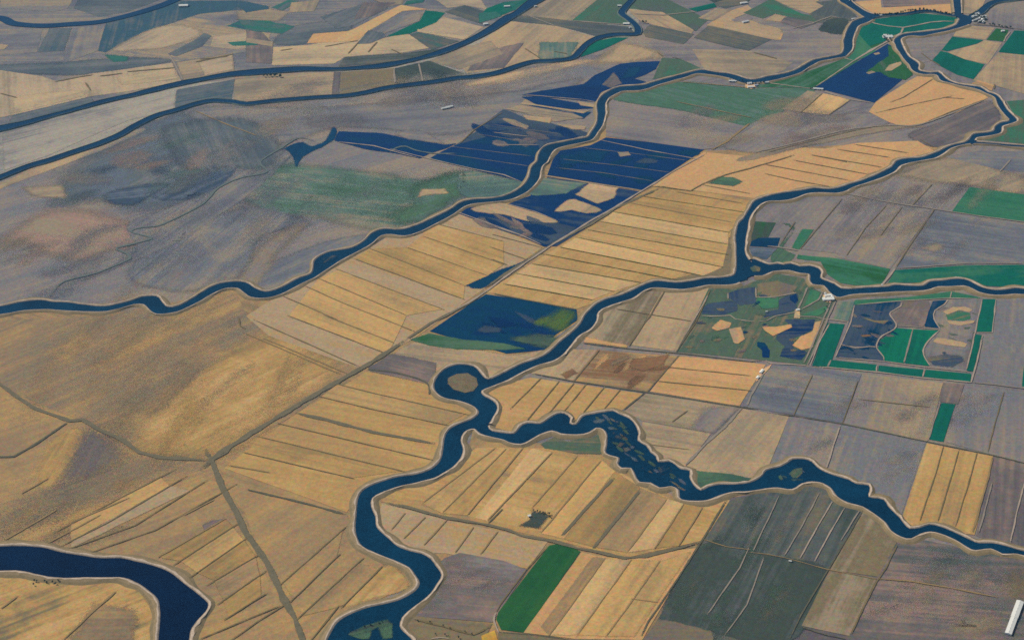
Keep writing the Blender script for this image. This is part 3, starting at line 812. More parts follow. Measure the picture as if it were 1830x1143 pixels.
# --- island and northeast
F('teal', 'teal green island field in the fork of the sloughs', "@n 370,192 560,166 720,142 900,128 1100,152 1205,172 1195,210 1100,268 900,308 720,314 600,352 530,388 370,440 250,420 240,330 290,215", lvl=3)
F('leaf', 'duller green tail of the island', "@n 240,350 370,440 520,395 300,540 180,560 230,440", lvl=2, alt='green')
F('orange', 'orange stubble strip beyond the tree row', "@n 250,20 490,0 500,75 1140,38 1150,130 900,108 680,125 520,138 400,130", lvl=2, alt='palegold')
F('mauve', 'violet plot above the orange stubble strip', "@n 500,-20 1140,-20 1140,38 520,72", lvl=3)
F('tan', 'tan corner between canal and northeast slough', "@n 1255,-10 1480,-20 1440,60 1340,130 1265,130", lvl=2)
F('tan', 'tan oblong below the small town', "@n 1230,235 1560,262 1470,372 1170,340", lvl=2)
F('lilac', 'grey field east of the narrow river', "@n 700,360 1165,338 1060,480 960,570 850,600 800,540 720,450", lvl=2)
F('teal', 'teal wedge pointing at the river', "@n 1160,345 1450,378 1390,410 1110,482 1060,472", lvl=3)
F('teal', 'broad teal field under the tan triangle', "@n 1050,480 1110,492 1280,560 1460,605 1360,745 1200,700 1050,622 970,570", lvl=3)
F('tan', 'tan triangle between the teal fields', "@n 1112,490 1400,412 1455,380 1625,402 1490,602 1280,558", lvl=2)
F('leaf', 'green plot with a white house', "@n 1478,375 1570,268 1685,282 1645,392", lvl=3, alt='green')
F('teal', 'teal field at the east edge', "@n 1590,490 1740,288 2100,300 2100,540", lvl=3)
F('tan', 'wide tan field below the teal edge field', "@n 1490,605 1590,492 2100,545 2100,960 1560,800 1350,755", lvl=2)
F('orange', 'small orange plot on the river bank', "@n 1340,782 1400,752 1550,800 1530,850 1440,822", lvl=3)

# --- east of the navy river
F('green', 'green oblong in the eastern grey fields', "@24 1430,215 1813,268 2100,310 2100,520 1813,462 1305,388", lvl=3)
F('darkslate', 'dark green plot on the inside river bank', "@px 1350,396 1386,398 1372,424 1358,424 1338,434", lvl=3, alt='leaf')
F('floodgrey', 'wet plot on the inside river bank', "@px 1358,425 1394,425 1388,443 1338,440 1342,432", lvl=3)
F('steel', 'damp plot beside the levee', "@px 1338,441 1388,445 1370,464 1345,460", lvl=3, alt='floodgrey')
F('green', 'faded green strip near the levee', "@24 250,510 330,515 230,655 180,640", lvl=3, soft=10)
F('dullgreen', 'pale green strip beside the faded green one', "@24 110,470 200,500 60,660 30,740 130,760 200,690 110,650 190,520", lvl=2, soft=14)
F('green', 'green field above the white banked river', "@24 222,692 480,715 870,792 805,910 620,905 520,890 430,830 380,740 210,720", lvl=3, alt='leaf')
F('teal', 'long teal field above the white banked river', "@24 905,800 1400,766 1813,762 2100,760 2100,925 1813,922 1550,912 1380,860 1150,888 855,890", lvl=3, alt='green')
F('bluegrey', 'blue grey field with a pale dusty patch', "@24 1190,380 1813,470 2100,520 2100,755 1813,755 1400,760 910,790 1020,640", lvl=2)
F('dun', 'dusty patch in the blue grey field', "@24 1080,640 1200,610 1260,630 1180,670", lvl=3, soft=40)
F('lilac', 'brown grey plot along the eastern river', "@24 520,300 850,330 560,690 240,650", lvl=2)
F('lilac', 'lighter brown strip among the grey plots', "@24 850,340 1180,375 870,790 480,705 700,500", lvl=2, alt='dun', amt=1.2)
F('dun', 'dusty beige field by the far eastern river', "@24 900,130 1250,0 1700,110 1813,150 1813,255 1430,210 1000,150", lvl=2, soft=90)
F('bluegrey', 'blue grey corner field at the east edge', "@24 1250,0 1500,-40 2100,-30 2100,130 1650,95", lvl=2)

# --- duck ponds
F('marsh', 'rough green wetland west of the double road', "@m 300,350 560,340 640,300 860,225 1080,260 1110,320 1350,440 1105,970 760,932 50,862", lvl=2, alt='khaki', amt=1.3)
for s_, l_ in (("270,500 300,468 400,455 480,440 545,462 530,530 420,562 250,556", 'dark pond at the west corner of the wetland'),
               ("470,382 560,350 680,332 692,470 560,482 470,422", 'ragged dark pond beside the brown reed bed'),
               ("880,442 960,400 1030,392 1035,450 1015,520 900,552 760,582 768,540 870,512", 'dark pond hugging the green islet'),
               ("930,602 1170,600 1165,680 1060,730 1000,745 990,832 1100,862 1060,932 880,900 930,820 850,760 880,700 980,670", 'large dark pond beside the double road')):
    F('violet', l_, '@m ' + s_, lvl=3, soft=10, alt='flood', amt=1.3, ragged=.6, cat='pond')
F('khaki', 'brown reed bed in the wetland', "@m 700,310 860,285 1030,330 1000,390 850,416 700,410", lvl=4, soft=9, alt='mauve', ragged=.6)
F('green', 'bright grass islet in the wetland', "@m 700,422 880,412 870,500 750,512 690,462", lvl=4, soft=8)
F('flood', 'deep blue pool at the head of the dark pond', "@m 970,410 1020,390 1035,440 1010,470 970,440", lvl=5, soft=6, cat='pond')
F('flood', 'deep blue pool at the south of the wetland', "@m 738,838 770,820 802,850 800,912 742,908", lvl=5, soft=6, cat='pond')
F('floodgrey', 'narrow dark pond near the south edge', "@m 700,782 760,790 790,830 740,850 700,820", lvl=4, soft=8, cat='pond')
for s_, l_ in (("320,672 400,602 490,628 470,668 375,695", 'tan mound at the west of the wetland'), ("470,680 570,660 600,762 540,800 510,790", 'square tan mound of bare soil'),
               ("740,662 860,658 980,638 985,665 830,735 770,700", 'tan boomerang mound between the ponds'),
               ("990,812 1060,735 1150,700 1175,622 1222,612 1200,705 1150,830 1060,850", 'long tan mound beside the double road')):
    F('orange', l_, '@m ' + s_, lvl=6, soft=7, alt='tan')
F('green', 'green triangle beside the white sheds', "@m 1085,492 1140,350 1212,382 1200,442", lvl=4)
F('green', 'green leaf shaped plot below the white sheds', "@m 1058,562 1270,490 1275,520 1200,572", lvl=4)
F('seagreen', 'light green square east of the double road', "@g 262,320 400,312 350,472 225,470", lvl=3, alt='green')
F('green', 'thin green strip under the white banked levee', "@g 400,305 800,283 1190,232 1400,275 1440,290 1190,288 800,308 395,345", lvl=3)
F('teal', 'tall teal plot beside the double road', "@g 178,492 318,502 190,850 50,842", lvl=4)
F('violet', 'ruffled dark pond with curling dykes', "@g 405,345 780,312 760,362 690,412 735,500 700,570 600,620 580,692 285,668", lvl=3, alt='floodgrey', amt=1.5, cat='pond')
F('khaki', 'muddy shoal in the ruffled dark pond', "@g 450,440 560,470 680,470 640,500 540,480", lvl=4, soft=8)
F('rust', 'reddish mud spot in the ruffled dark pond', "@g 440,592 520,585 535,600 470,606", lvl=5, soft=6)
F('violet', 'lower dark pond behind the teal strips', "@g 272,678 570,690 635,762 630,800 250,772", lvl=3, alt='floodgrey', amt=1.3, cat='pond')
F('mauve', 'brown reed field between two curling dykes', "@g 780,312 1000,302 1030,400 960,520 740,512 690,410 762,360", lvl=3, alt='khaki')
F('floodgrey', 'dark pond tapering to a hook', "@g 1038,312 1160,302 1060,382 1048,460 1098,532 970,520 1000,402", lvl=4, alt='violet', cat='pond')
F('fargrey', 'grey wetland cell with tan arcs', "@g 1175,296 1440,296 1385,560 1365,575 1310,882 1020,850 960,720 1000,640 1090,555 1050,462 1062,390", lvl=3, alt='mauve')
F('pondgreen', 'round sided teal cell in the duck ponds', "@g 740,532 872,542 800,820 640,800 590,700 612,622 690,582", lvl=4)
F('pondgreen', 'teal cell bitten by the wavy dyke', "@g 880,542 1090,552 1000,632 960,722 1010,842 808,820", lvl=4)
for s_, l_ in (("1120,402 1200,362 1300,360 1362,382 1340,402 1250,386 1160,422", 'upper tan arc in the grey wetland cell'), ("1150,470 1290,482 1380,468 1372,492 1250,512 1170,496", 'middle tan arc in the grey wetland cell'),
               ("1040,642 1070,610 1200,630 1320,660 1300,692 1150,672 1060,652", 'broad lower tan arc in the grey wetland cell')):
    F('tan', l_, '@g ' + s_, lvl=5, soft=7)
F('green', 'olive centre between the two tan arcs', "@g 1140,425 1250,395 1340,410 1350,460 1290,475 1160,465", lvl=4, soft=7, alt='khaki')
F('violet', 'dark ring of reeds in the grey wetland cell', "@g 985,770 1150,750 1270,765 1280,800 1200,850 1040,840", lvl=4, soft=12, alt='khaki', ragged=.7)
F('teal', 'upper teal strip at the east of the ponds', "@g 1440,296 1555,296 1520,565 1395,562", lvl=4)
F('teal', 'slim teal strip at the east of the ponds', "@g 1378,582 1438,590 1370,886 1310,882", lvl=4)
F('teal', 'first teal strip along the south road', "@g 210,792 580,832 580,886 190,852", lvl=4)
F('teal', 'second teal strip along the south road', "@g 596,836 960,872 950,932 590,892", lvl=4)
F('teal', 'third teal strip along the south road', "@g 982,872 1350,906 1345,972 965,932", lvl=4)
F('bluegrey', 'smooth blue grey field east of the ponds', "@g 1562,292 2000,275 2000,1045 1775,1028 1372,975", lvl=2, alt='lilac')
F('teal', 'teal sliver at the right edge', "@g 1768,1008 1775,900 1783,850 1900,850 1900,1015", lvl=3)

# --- between the navy river and the scalloped slough
F('dun', 'grey tan field inside the river bank', "@px 1076,556 1154,521 1184,521 1126,617 1044,603 1066,578", lvl=2, alt='khaki')
F('tan', 'tan field west of the wetland ditch', "@px 1184,521 1268,513 1211,628 1128,617", lvl=2)
F('orange', 'bright yellow sliver beside the dark hedge', "@33 660,150 800,178 960,205 945,222 640,186", lvl=4, soft=12, alt='gold')
F('tan', 'tan field at the river elbow', "@33 560,232 752,238 570,460 270,402 500,300", lvl=2, alt='rust', amt=.8)
F('brown', 'rusty brown field with dark stains', "@33 752,240 1302,282 1090,532 575,462", lvl=2, alt='rust', amt=1.5)
F('rust', 'dark rust stain on the brown field', "@33 990,300 1240,280 1200,340 1060,390 960,360", lvl=4, soft=16)
F('rust', 'small rust stain near the field corner', "@33 480,410 560,370 600,400 520,440", lvl=4, soft=14)
F('orange', 'bright orange field south of the wetland', "@33 1312,282 1813,325 1925,340 1740,632 1110,530", lvl=2, alt='gold', amt=.7)
F('gold', 'gold striped field above the scalloped slough', "@33 -100,520 270,432 1060,545 915,662 850,660 640,690 560,745 460,690 340,760 150,832 20,790 70,640", lvl=2, alt='orange', amt=.8)
F('dun', 'grey khaki plot below the long ditch', "@33 1082,542 1740,640 1550,820 1060,738 930,668", lvl=2, alt='khaki')
F('lilac', 'blue grey corner of the khaki plot', "@33 1500,640 1740,642 1560,820 1400,790", lvl=3, soft=40)
F('tan', 'tan plot above the broad slough bend', "@33 1060,745 1542,825 1360,1055 1240,1020 1165,1030 1080,915 1030,880", lvl=2)
F('tan', 'pinkish tan field beside the farm road', "@px 1323,729 1410,744 1372,838 1345,858 1290,860 1237,842 1228,832", lvl=2, alt='dun')
F('dullgreen', 'green grass strip on the slough bank', "@px 1238,840 1300,846 1350,856 1290,865 1255,875 1237,860", lvl=3, soft=8)
F('bluegrey', 'blue grey field south of the wetland road', "@px 1374,650 1445,656 1540,668 1505,756 1328,726", lvl=2)
F('dun', 'light grey field south of the teal strips', "@px 1541,668 1685,684 1660,785 1655,790 1507,756", lvl=2, alt='lilac')
F('mauve', 'brownish plot above the lone teal strip', "@px 1685,684 1723,687 1712,722 1679,718", lvl=3)
F('teal', 'lone teal strip in the grey fields', "@34 1232,610 1328,620 1245,885 1145,868", lvl=3)
F('lilac', 'wide lilac grey field at the east edge', "@px 1724,688 1900,708 1900,845 1830,828 1691,790", lvl=2, alt='bluegrey')
F('gold', 'gold strips with three dark drains', "@px 1657,792 1774,815 1742,956 1625,940 1613,921", lvl=3, alt='brown', amt=.6)
F('mauve', 'brown grey field east of the gold strips', "@px 1776,815 1900,842 1900,1000 1744,958", lvl=2)
F('lilac', 'grey field above the slough bulge', "@px 1410,744 1504,758 1476,838 1455,825 1420,816 1374,838", lvl=2, alt='bluegrey')
F('bluegrey', 'smooth grey field between slough and gold strips', "@px 1505,758 1655,790 1610,922 1588,895 1558,880 1555,866 1478,842", lvl=2, alt='lilac')

# --- gold island west of the navy river
F('brown', 'large ochre field with diagonal bands of stubble', "@px -60,575 170,565 420,520 440,560 480,602 640,660 520,745 385,822 250,805 140,750 30,705 -60,660", lvl=1, alt='dusk', amt=1.0, ang=0.75)
F('gold', 'bright gold band on the ochre field', "@px 240,800 300,720 470,600 600,655 500,740 400,810 300,818", lvl=2, soft=120, ang=0.75, ragged=.3)
F('gold', 'sandy patch in the ochre field', "@px 110,620 150,580 180,600 120,650", lvl=2, soft=60, op=.6)
F('khaki', 'damp olive band on the ochre field', "@px 170,760 260,700 340,620 420,560 400,600 300,690 220,790", lvl=2, soft=90, op=.5)
F('tan', 'long striped gold field between slough and road', "@px 470,545 600,478 690,425 820,382 970,442 860,520 740,605 642,658 480,600 440,565", lvl=2, alt='gold', amt=.7, ang=-0.45)
F('gold', 'great striped gold field beside the river', "@px 1168,334 1250,344 1345,360 1322,395 1310,440 1308,490 1180,500 1130,517 1030,552 868,522 1000,440", lvl=2, alt='brown', amt=.55)
F('khaki', 'olive verge along the river levee', "@px 1300,430 1318,400 1314,490 1230,500 1160,505 1060,545 1110,520 1290,478", lvl=3, soft=12)
F('gold', 'striped wheat coloured block west of the ring pool', "@px 655,664 790,690 850,738 800,765 790,800 760,840 640,885 620,915 400,836 520,745", lvl=2, alt='wheat', amt=.55, ang=-0.25)
F('wheat', 'brown gold triangle inside the river bend', "@px 402,858 620,918 640,985 745,1040 590,1110 570,1160 520,1160 440,920", lvl=2, alt='brown', amt=.8, ang=0.85)
F('gold', 'bright gold tip inside the river bend', "@42 940,640 1060,640 1140,740 1130,790 900,850 690,900", lvl=3, soft=14)
F('wheat', 'tan striped land above the corner river', "@px -60,700 30,712 140,752 250,812 385,824 440,930 520,1150 345,1150 375,1080 300,1015 110,980 -60,975", lvl=1, alt='brown', amt=1.1, ang=0.6)
F('dusk', 'blue grey damp patch beside the dark drain', "@px 158,768 200,790 218,815 175,845 115,855 124,829", lvl=3, soft=60, alt='mauve', op=.75)
F('dusk', 'dusky band crossing the tan striped land', "@px 120,850 240,815 330,828 220,880 90,930 -40,960 20,900", lvl=2, soft=80, op=.6)
F('gold', 'yellow stubble patch left of the blue grey patch', "@px 70,840 90,790 130,765 150,780 110,850 80,870", lvl=2, soft=24)
F('mauve', 'small dusky smear in the striped land', "@px 362,938 378,930 402,926 396,938 366,950", lvl=3, soft=9, ragged=.7)
F('brown', 'brown smear in the gold corner field', "@px 120,1150 170,1080 240,1090 240,1150", lvl=2, soft=36)

# --- striped tan land below the scalloped slough
F('gold', 'tan striped field below the scalloped slough', "@px 850,800 900,800 1000,800 1110,845 1215,900 1305,893 1258,965 1120,996 980,962 680,896 700,880 800,848", lvl=2, alt='brown', amt=.8)
F('palegold', 'bright stripe in the tan striped field', "@px 950,801 987,808 872,931 850,925", lvl=3, soft=6, alt='gold')
F('marsh', 'dark green wedge under the levee', "@33 340,900 440,850 520,880 700,850 770,820 795,870 790,972 560,965 370,930", lvl=3, soft=9, alt='khaki')
F('darkslate', 'small dark green farm plot', "@43 275,230 410,268 330,362 195,338 260,300", lvl=6, soft=14, alt='leaf', op=.8)
F('tan', 'pinkish tan field above the dusky field', "@px 684,898 795,928 900,950 980,966 943,1016 795,988 755,988 700,960 672,925", lvl=2, alt='gold', amt=.8)
F('mauve', 'dusky grey violet field beside the green field', "@px 795,997 822,987 900,1002 943,1018 888,1100 880,1112 740,1100 732,1096 775,1060 792,1030 785,1005", lvl=3, alt='lilac', amt=.8)
F('khaki', 'dark brown scrub along the river bank', "@px 722,1110 740,1100 880,1114 862,1150 745,1150", lvl=3, alt='mauve', amt=1.4)
F('leaf', 'rich green field standing out among gold', "@43 400,478 450,470 530,478 622,520 220,1092 60,1070 28,1000 40,950", lvl=4)
F('orange', 'gold field right of the rich green field', "@43 630,525 700,545 950,575 1250,515 1432,498 1050,1150 700,1150 215,1092", lvl=3, alt='gold', amt=.7)
F('brown', 'brown strip through the gold field', "@43 700,562 790,565 400,1110 340,1050", lvl=4, soft=8, alt='brown')
F('yellow', 'yellow corner by the curved track', "@42 1655,1112 1750,1075 1775,1150 1660,1150", lvl=4)
F('khaki', 'grey brown strip at the bottom edge', "@43 40,1090 500,1135 1000,1143 1000,1180 40,1180", lvl=5, soft=5)

# --- dark southeast
F('slate', 'dark slate field block southeast of the slough', "@px 1305,893 1395,872 1440,868 1482,873 1542,911 1480,1020 1412,1150 1150,1150 1258,965", lvl=2, alt='darkslate')
F('darkslate', 'deep green slate cell of the dark block', "@px 1258,972 1340,982 1370,992 1478,1020 1415,1143 1270,1130 1180,1105", lvl=3, soft=14, alt='slate')
F('khaki', 'brown grey plot at the foot of the dark block', "@43 1170,1000 1300,1020 1545,1082 1560,1180 1030,1180", lvl=4, soft=10, alt='mauve')
F('khaki', 'taupe strip between the dark block and the dusky field', "@px 1542,913 1604,966 1570,1030 1482,1018", lvl=2, alt='dun')
F('khaki', 'lower taupe strip beside the dusky field', "@px 1482,1019 1566,1034 1518,1136 1432,1118", lvl=3, alt='dun')
F('mauve', 'great dusky field with faint pink patches', "@px 1605,966 1640,962 1730,982 1900,1015 1900,1180 1510,1150 1566,1034", lvl=2, alt='slate', amt=1.2)
for s_, l_ in (("1150,690 1200,640 1260,660 1180,710", 'faint pink patch near the taupe strip'), ("1360,690 1480,640 1520,690 1420,760", 'faint pink patch in the dusky field centre'),
               ("1080,860 1160,800 1180,860 1120,910", 'faint pink patch low in the dusky field'), ("1340,980 1500,960 1650,1020 1500,1100 1300,1090", 'wide pale stain near the long white barn')):
    F('dusk', l_, '@44 ' + s_, lvl=3, soft=75, alt='mauve', ragged=.3)
F('khaki', 'dark weedy corner behind the long white barn', "@44 1700,640 1813,620 1990,620 1990,850 1700,860 1670,740", lvl=4, soft=60, alt='mauve', op=.6)

# --- more parcels of the far patchwork
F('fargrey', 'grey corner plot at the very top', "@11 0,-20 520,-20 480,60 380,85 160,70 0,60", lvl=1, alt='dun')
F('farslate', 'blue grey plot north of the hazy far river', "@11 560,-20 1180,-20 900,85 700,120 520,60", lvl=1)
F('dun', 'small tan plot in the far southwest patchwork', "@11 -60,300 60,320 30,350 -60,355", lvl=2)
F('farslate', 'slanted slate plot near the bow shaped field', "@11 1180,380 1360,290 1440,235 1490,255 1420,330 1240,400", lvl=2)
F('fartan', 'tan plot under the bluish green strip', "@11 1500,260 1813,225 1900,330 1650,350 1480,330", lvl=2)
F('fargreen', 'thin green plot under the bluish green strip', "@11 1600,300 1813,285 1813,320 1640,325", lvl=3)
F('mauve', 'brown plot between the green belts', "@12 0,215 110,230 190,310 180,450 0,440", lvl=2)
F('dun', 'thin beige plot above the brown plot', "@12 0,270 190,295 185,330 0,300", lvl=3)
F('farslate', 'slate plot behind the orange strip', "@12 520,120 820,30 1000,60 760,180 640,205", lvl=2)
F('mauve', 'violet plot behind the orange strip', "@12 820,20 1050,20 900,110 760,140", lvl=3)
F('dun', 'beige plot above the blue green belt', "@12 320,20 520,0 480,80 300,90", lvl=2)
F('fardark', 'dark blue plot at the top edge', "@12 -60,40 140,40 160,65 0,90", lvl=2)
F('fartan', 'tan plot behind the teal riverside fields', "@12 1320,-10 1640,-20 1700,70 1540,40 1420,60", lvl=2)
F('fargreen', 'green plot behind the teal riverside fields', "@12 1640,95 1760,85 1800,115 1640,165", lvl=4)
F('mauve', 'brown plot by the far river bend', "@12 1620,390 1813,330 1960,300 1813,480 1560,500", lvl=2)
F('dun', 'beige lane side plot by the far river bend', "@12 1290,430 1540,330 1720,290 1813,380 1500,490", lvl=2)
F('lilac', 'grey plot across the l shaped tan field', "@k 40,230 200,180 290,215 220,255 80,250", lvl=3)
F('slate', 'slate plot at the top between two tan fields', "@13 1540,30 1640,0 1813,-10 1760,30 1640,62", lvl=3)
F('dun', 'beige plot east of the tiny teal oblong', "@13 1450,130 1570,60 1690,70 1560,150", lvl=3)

# --- mottling of the misty marsh and the wetland cells, each stain its own patch of ground
_r = random.Random(21)
def stains(n, poly, keys, label, group, size, ang, lvl, soft, rag=.8, cat='soil stain', op=None, z=None, name='ground'):
    op = op or (.42 if soft >= 20 else .7)
    P = pts(poly)
    x0, x1 = min(a for a, b in P), max(a for a, b in P)
    y0, y1 = min(b for a, b in P), max(b for a, b in P)
    k = 0
    while k < n:
        x, y = _r.uniform(x0, x1), _r.uniform(y0, y1)
        if not inside((x, y), P):
            continue
        k += 1
        a, b = size * _r.uniform(.5, 1.3), size * _r.uniform(.15, .35)
        t = ang + _r.gauss(0, .2)
        q = []
        for j in range(7):
            u = 2 * math.pi * j / 7
            r = _r.uniform(.7, 1.2)
            q.append((x + r * (a * math.cos(u) * math.cos(t) - b * math.sin(u) * math.sin(t)), y + r * (a * math.cos(u) * math.sin(t) + b * math.sin(u) * math.cos(t))))
        F(_r.choice(keys), label, q, soft=soft, lvl=lvl, ragged=rag, name=name, cat=cat, group=group, op=op, z=z + .01 * k if z else None)
stains(22, "@px 110,335 200,265 330,215 440,250 420,300 320,350 160,355", ['violet', 'farslate', 'steel', 'seagreen', 'rose', 'fargrey'], 'streaked stain in the dark misty marsh', 'stains of the misty marsh', 42, -.35, 3, 34)
stains(12, "@px 20,380 240,400 220,520 30,530", ['rose', 'bluegrey', 'dun', 'steel'], 'faint stain of soil at the west edge of the misty plain', 'stains of the west plain', 45, -.3, 3, 50)
stains(16, "@px 240,420 520,300 560,400 420,500 280,520", ['bluegrey', 'bluegrey', 'fargrey', 'lilac'], 'long faint streak of the misty plain', 'streaks of the misty plain', 60, -.6, 2, 55)
stains(16, "@px 470,300 900,320 850,350 700,405 560,400", ['pasture', 'seagreen', 'fargrey', 'dullgreen'], 'faint stain in the blue green meadow', 'stains of the blue green meadow', 50, -.15, 3, 50, .5, op=.25)
stains(14, "@px 880,205 1040,235 960,285 850,255", ['flood', 'violet', 'mauve', 'flood', 'dun'], 'streak of mud or water in the streaked flooded field', 'streaks of the flooded field', 26, .18, 4, 10)
stains(10, "@px 1000,275 1240,272 1150,330 1000,305", ['floodgrey', 'violet', 'floodgrey'], 'faint bar in the great flooded field', 'bars of the great flooded field', 22, .16, 4, 9)
stains(9, "@px 830,383 970,400 960,430 880,405", ['flood', 'violet', 'mauve'], 'streak in the lower checkerboard field', 'streaks of the checkerboard field', 26, .3, 5, 10)
stains(10, "@px 880,550 1020,560 960,610 850,590", ['flood', 'violet', 'flood'], 'streak in the dark wet field', 'streaks of the dark wet field', 26, .15, 4, 12)
stains(34, "@m 310,360 640,300 1080,270 1330,450 1110,940 780,920 80,850", ['marsh', 'violet', 'khaki', 'dullgreen', 'floodgrey', 'mauve'], 'small ragged patch of reeds or mud in the wetland', 'reed patches of the wetland', 9, -.1, 5, 7)
stains(22, "@g 410,360 690,410 720,560 570,790 280,760", ['violet', 'khaki', 'floodgrey', 'mauve', 'floodgrey'], 'small ragged shoal in the ruffled dark pond', 'shoals of the ruffled dark pond', 10, .2, 5, 6)
stains(14, "@g 1100,330 1400,310 1340,860 1040,830 980,720", ['khaki', 'mauve', 'violet', 'marsh'], 'small ragged reed patch in the grey wetland cell', 'reed patches of the grey cell', 10, .1, 4, 7)
stains(10, "@33 780,280 1230,300 1090,480 640,440", ['rust', 'brown', 'orange', 'rust'], 'stain on the rusty brown field', 'stains of the rusty brown field', 20, -.6, 4, 14)
stains(16, "@px 20,590 420,540 440,640 240,760 60,690", ['brown', 'khaki', 'gold', 'wheat'], 'broad diagonal band of stubble in the ochre field', 'bands of the ochre field', 75, -.75, 2, 70, .5)
stains(14, "@px 300,700 600,640 400,800 250,800", ['goldlight', 'gold', 'brown'], 'long diagonal band in the brighter part of the ochre field', 'bright bands of the ochre field', 60, -.75, 3, 30, .5)
stains(16, "@px 1600,980 1820,1010 1820,1130 1560,1130", ['mauve', 'slate', 'khaki', 'lilac'], 'soft stain in the great dusky field', 'stains of the great dusky field', 36, -.1, 3, 40, .5)
stains(14, "@px 1300,900 1480,900 1440,1130 1200,1100", ['slate', 'darkslate', 'marsh', 'khaki'], 'soft stain in the dark slate block', 'stains of the dark slate block', 30, -.9, 4, 24, .6)
stains(22, "@px 1380,380 1820,300 1820,460 1450,440", ['lilac', 'bluegrey', 'dun', 'mauve'], 'long soft stain in the eastern grey fields', 'stains of the eastern grey fields', 38, -.5, 3, 34, .5)
stains(20, "@px 1360,660 1820,720 1640,880 1450,800", ['lilac', 'bluegrey', 'dun', 'mauve'], 'soft stain in the grey fields south of the ponds', 'stains of the southern grey fields', 32, -.3, 3, 34, .5)
stains(12, "@px 1100,200 1560,180 1500,260 1200,250", ['lilac', 'mauve', 'dun', 'rose'], 'soft stain in the brown grey upland fields', 'stains of the brown grey fields', 45, -.15, 4, 40, .5)
stains(16, "@px 500,170 1000,120 950,170 700,220 420,230", ['lilac', 'dun', 'fargrey', 'palestrip'], 'soft streak in the lilac sweep', 'streaks of the lilac sweep', 60, -.1, 3, 50, .5)
stains(12, "@px 60,870 300,860 200,960 20,960", ['wheat', 'gold', 'khaki', 'dusk'], 'soft band in the tan striped land', 'bands of the tan striped land', 50, -.5, 3, 34, .5)
stains(10, "@px 720,1000 900,1010 880,1090 760,1090", ['mauve', 'lilac', 'dusk'], 'soft stain in the dusky grey violet field', 'stains of the grey violet field', 26, -.2, 4, 22, .5)

stains(30, "@px 1062,745 1100,742 1128,770 1136,800 1170,828 1215,850 1225,880 1180,862 1140,835 1112,815 1092,795 1088,772", ['marsh', 'khaki', 'steel', 'marsh'], 'low clump of reeds standing in the wide slough', 'reed clumps of the wide slough', 9, .5, 1, 5, .7, 'reed clump', .6, ZW + .8, 'island')
stains(5, "@px 1395,845 1440,835 1460,860 1400,862", ['marsh', 'steel'], 'low clump of reeds in the slough bulge', 'reed clumps of the slough bulge', 9, .2, 1, 5, .7, 'reed clump', .5, ZW + .8, 'island')

# ------------------------------------------------------------------ drains, hedges, tracks and dykes
DITCH = line_mat('drain_weeds', (128, 112, 85), (98, 92, 74), broken=0.5)
DITCHG = line_mat('drain_reeds', (104, 100, 64), (72, 80, 52), broken=0.5)
BOLD = line_mat('hedge_drain', (112, 106, 90), (78, 80, 76), broken=0.4)
FAINT = line_mat('faint_drain', (150, 128, 95), (130, 113, 86), broken=0.45)
PALE = line_mat('pale_track', (172, 156, 140), (146, 134, 122), broken=0.35)
DUSTY = line_mat('dusty_track', (148, 138, 126), (128, 120, 112), broken=0.4)
VERGE = line_mat('sunken_verge', (122, 112, 94), (98, 96, 84), broken=0.35)
CREEK = line_mat('old_creek', (94, 106, 106), (104, 112, 110), broken=0.5)
ZL = 2.95
_ln = [0]
def L(kind, s, width=None, label=None, group=None, curved=False, ext=0.0):
    width = width and width * (.62 if kind in 'dgbf' else .8)
    mat, w, nm, cat = {'d': (DITCH, 6, 'ditch', 'ditch'), 'g': (DITCHG, 6, 'ditch', 'ditch'), 'b': (BOLD, 9, 'ditch', 'ditch'), 'f': (FAINT, 8, 'ditch', 'ditch'),
                       'p': (PALE, 11, 'path', 'track'), 't': (DUSTY, 12, 'path', 'track'), 'v': (VERGE, 30, 'path', 'grassed drain'), 'c': (CREEK, 22, 'creek_water', 'creek')}[kind]
    _ln[0] += 1
    return strip(nm, s, width or w, mat, ZL + 0.012 * (_ln[0] % 30), label, cat, group, curved, ext=ext)

def many(kind, label, group, *ls, width=None, ext=None, tones=None, tone_label=None, seed=1, skip=0.3):
    for s in ls:
        L(kind, s, width, label, group, ext=ext if ext is not None else (.035 if kind in 'dgf' else 0))
    if tones:
        panels(tones, tone_label, tone_label + ' group', ls, seed=seed, skip=skip)

many('d', 'thin weedy drain between the long gold strips by the straight road', 'drains of the long striped gold field',
     "@22 1240,560 1813,760", "@22 1130,640 1700,840", "@22 870,650 1540,910", "@22 760,720 1530,1005", "@22 650,800 1380,1075", "@22 510,860 1130,1120", "@22 430,920 700,1040 1180,1230",
     "@32 300,0 1000,270", "@32 60,30 780,350", "@32 560,0 1040,190", "@22 1280,460 1813,600", "@23 0,550 340,640", "@23 -10,640 225,722", "@23 -10,722 110,765", "@22 250,980 640,1150")
panels(["goldlight", "golddark", "gold"], "cultivated strip of the long striped gold field", "strips of the long striped gold field", ["@22 1280,460 1813,600", "@22 1240,560 1813,760", "@22 1130,640 1700,840", "@22 870,650 1540,910", "@22 760,720 1530,1005", "@22 650,800 1380,1075", "@22 510,860 1130,1120", "@32 300,0 1000,270", "@32 60,30 780,350"], 5)
many('f', 'blurred drain across the long gold strips', 'drains of the long striped gold field', "@32 130,160 700,400", "@32 -10,120 640,400")
many('g', 'green weedy drain crossing the great striped gold field', 'drains of the great striped gold field',
     "@23 1130,210 1390,245", "@23 1040,280 1810,400", "@23 850,390 1660,535", "@23 760,460 1660,620", "@23 680,520 1640,690", "@23 590,570 1620,780",
     "@23 480,640 1480,840", "@23 370,690 1270,865", "@23 170,825 850,950", "@23 90,900 700,1010", "@23 270,755 1050,890")
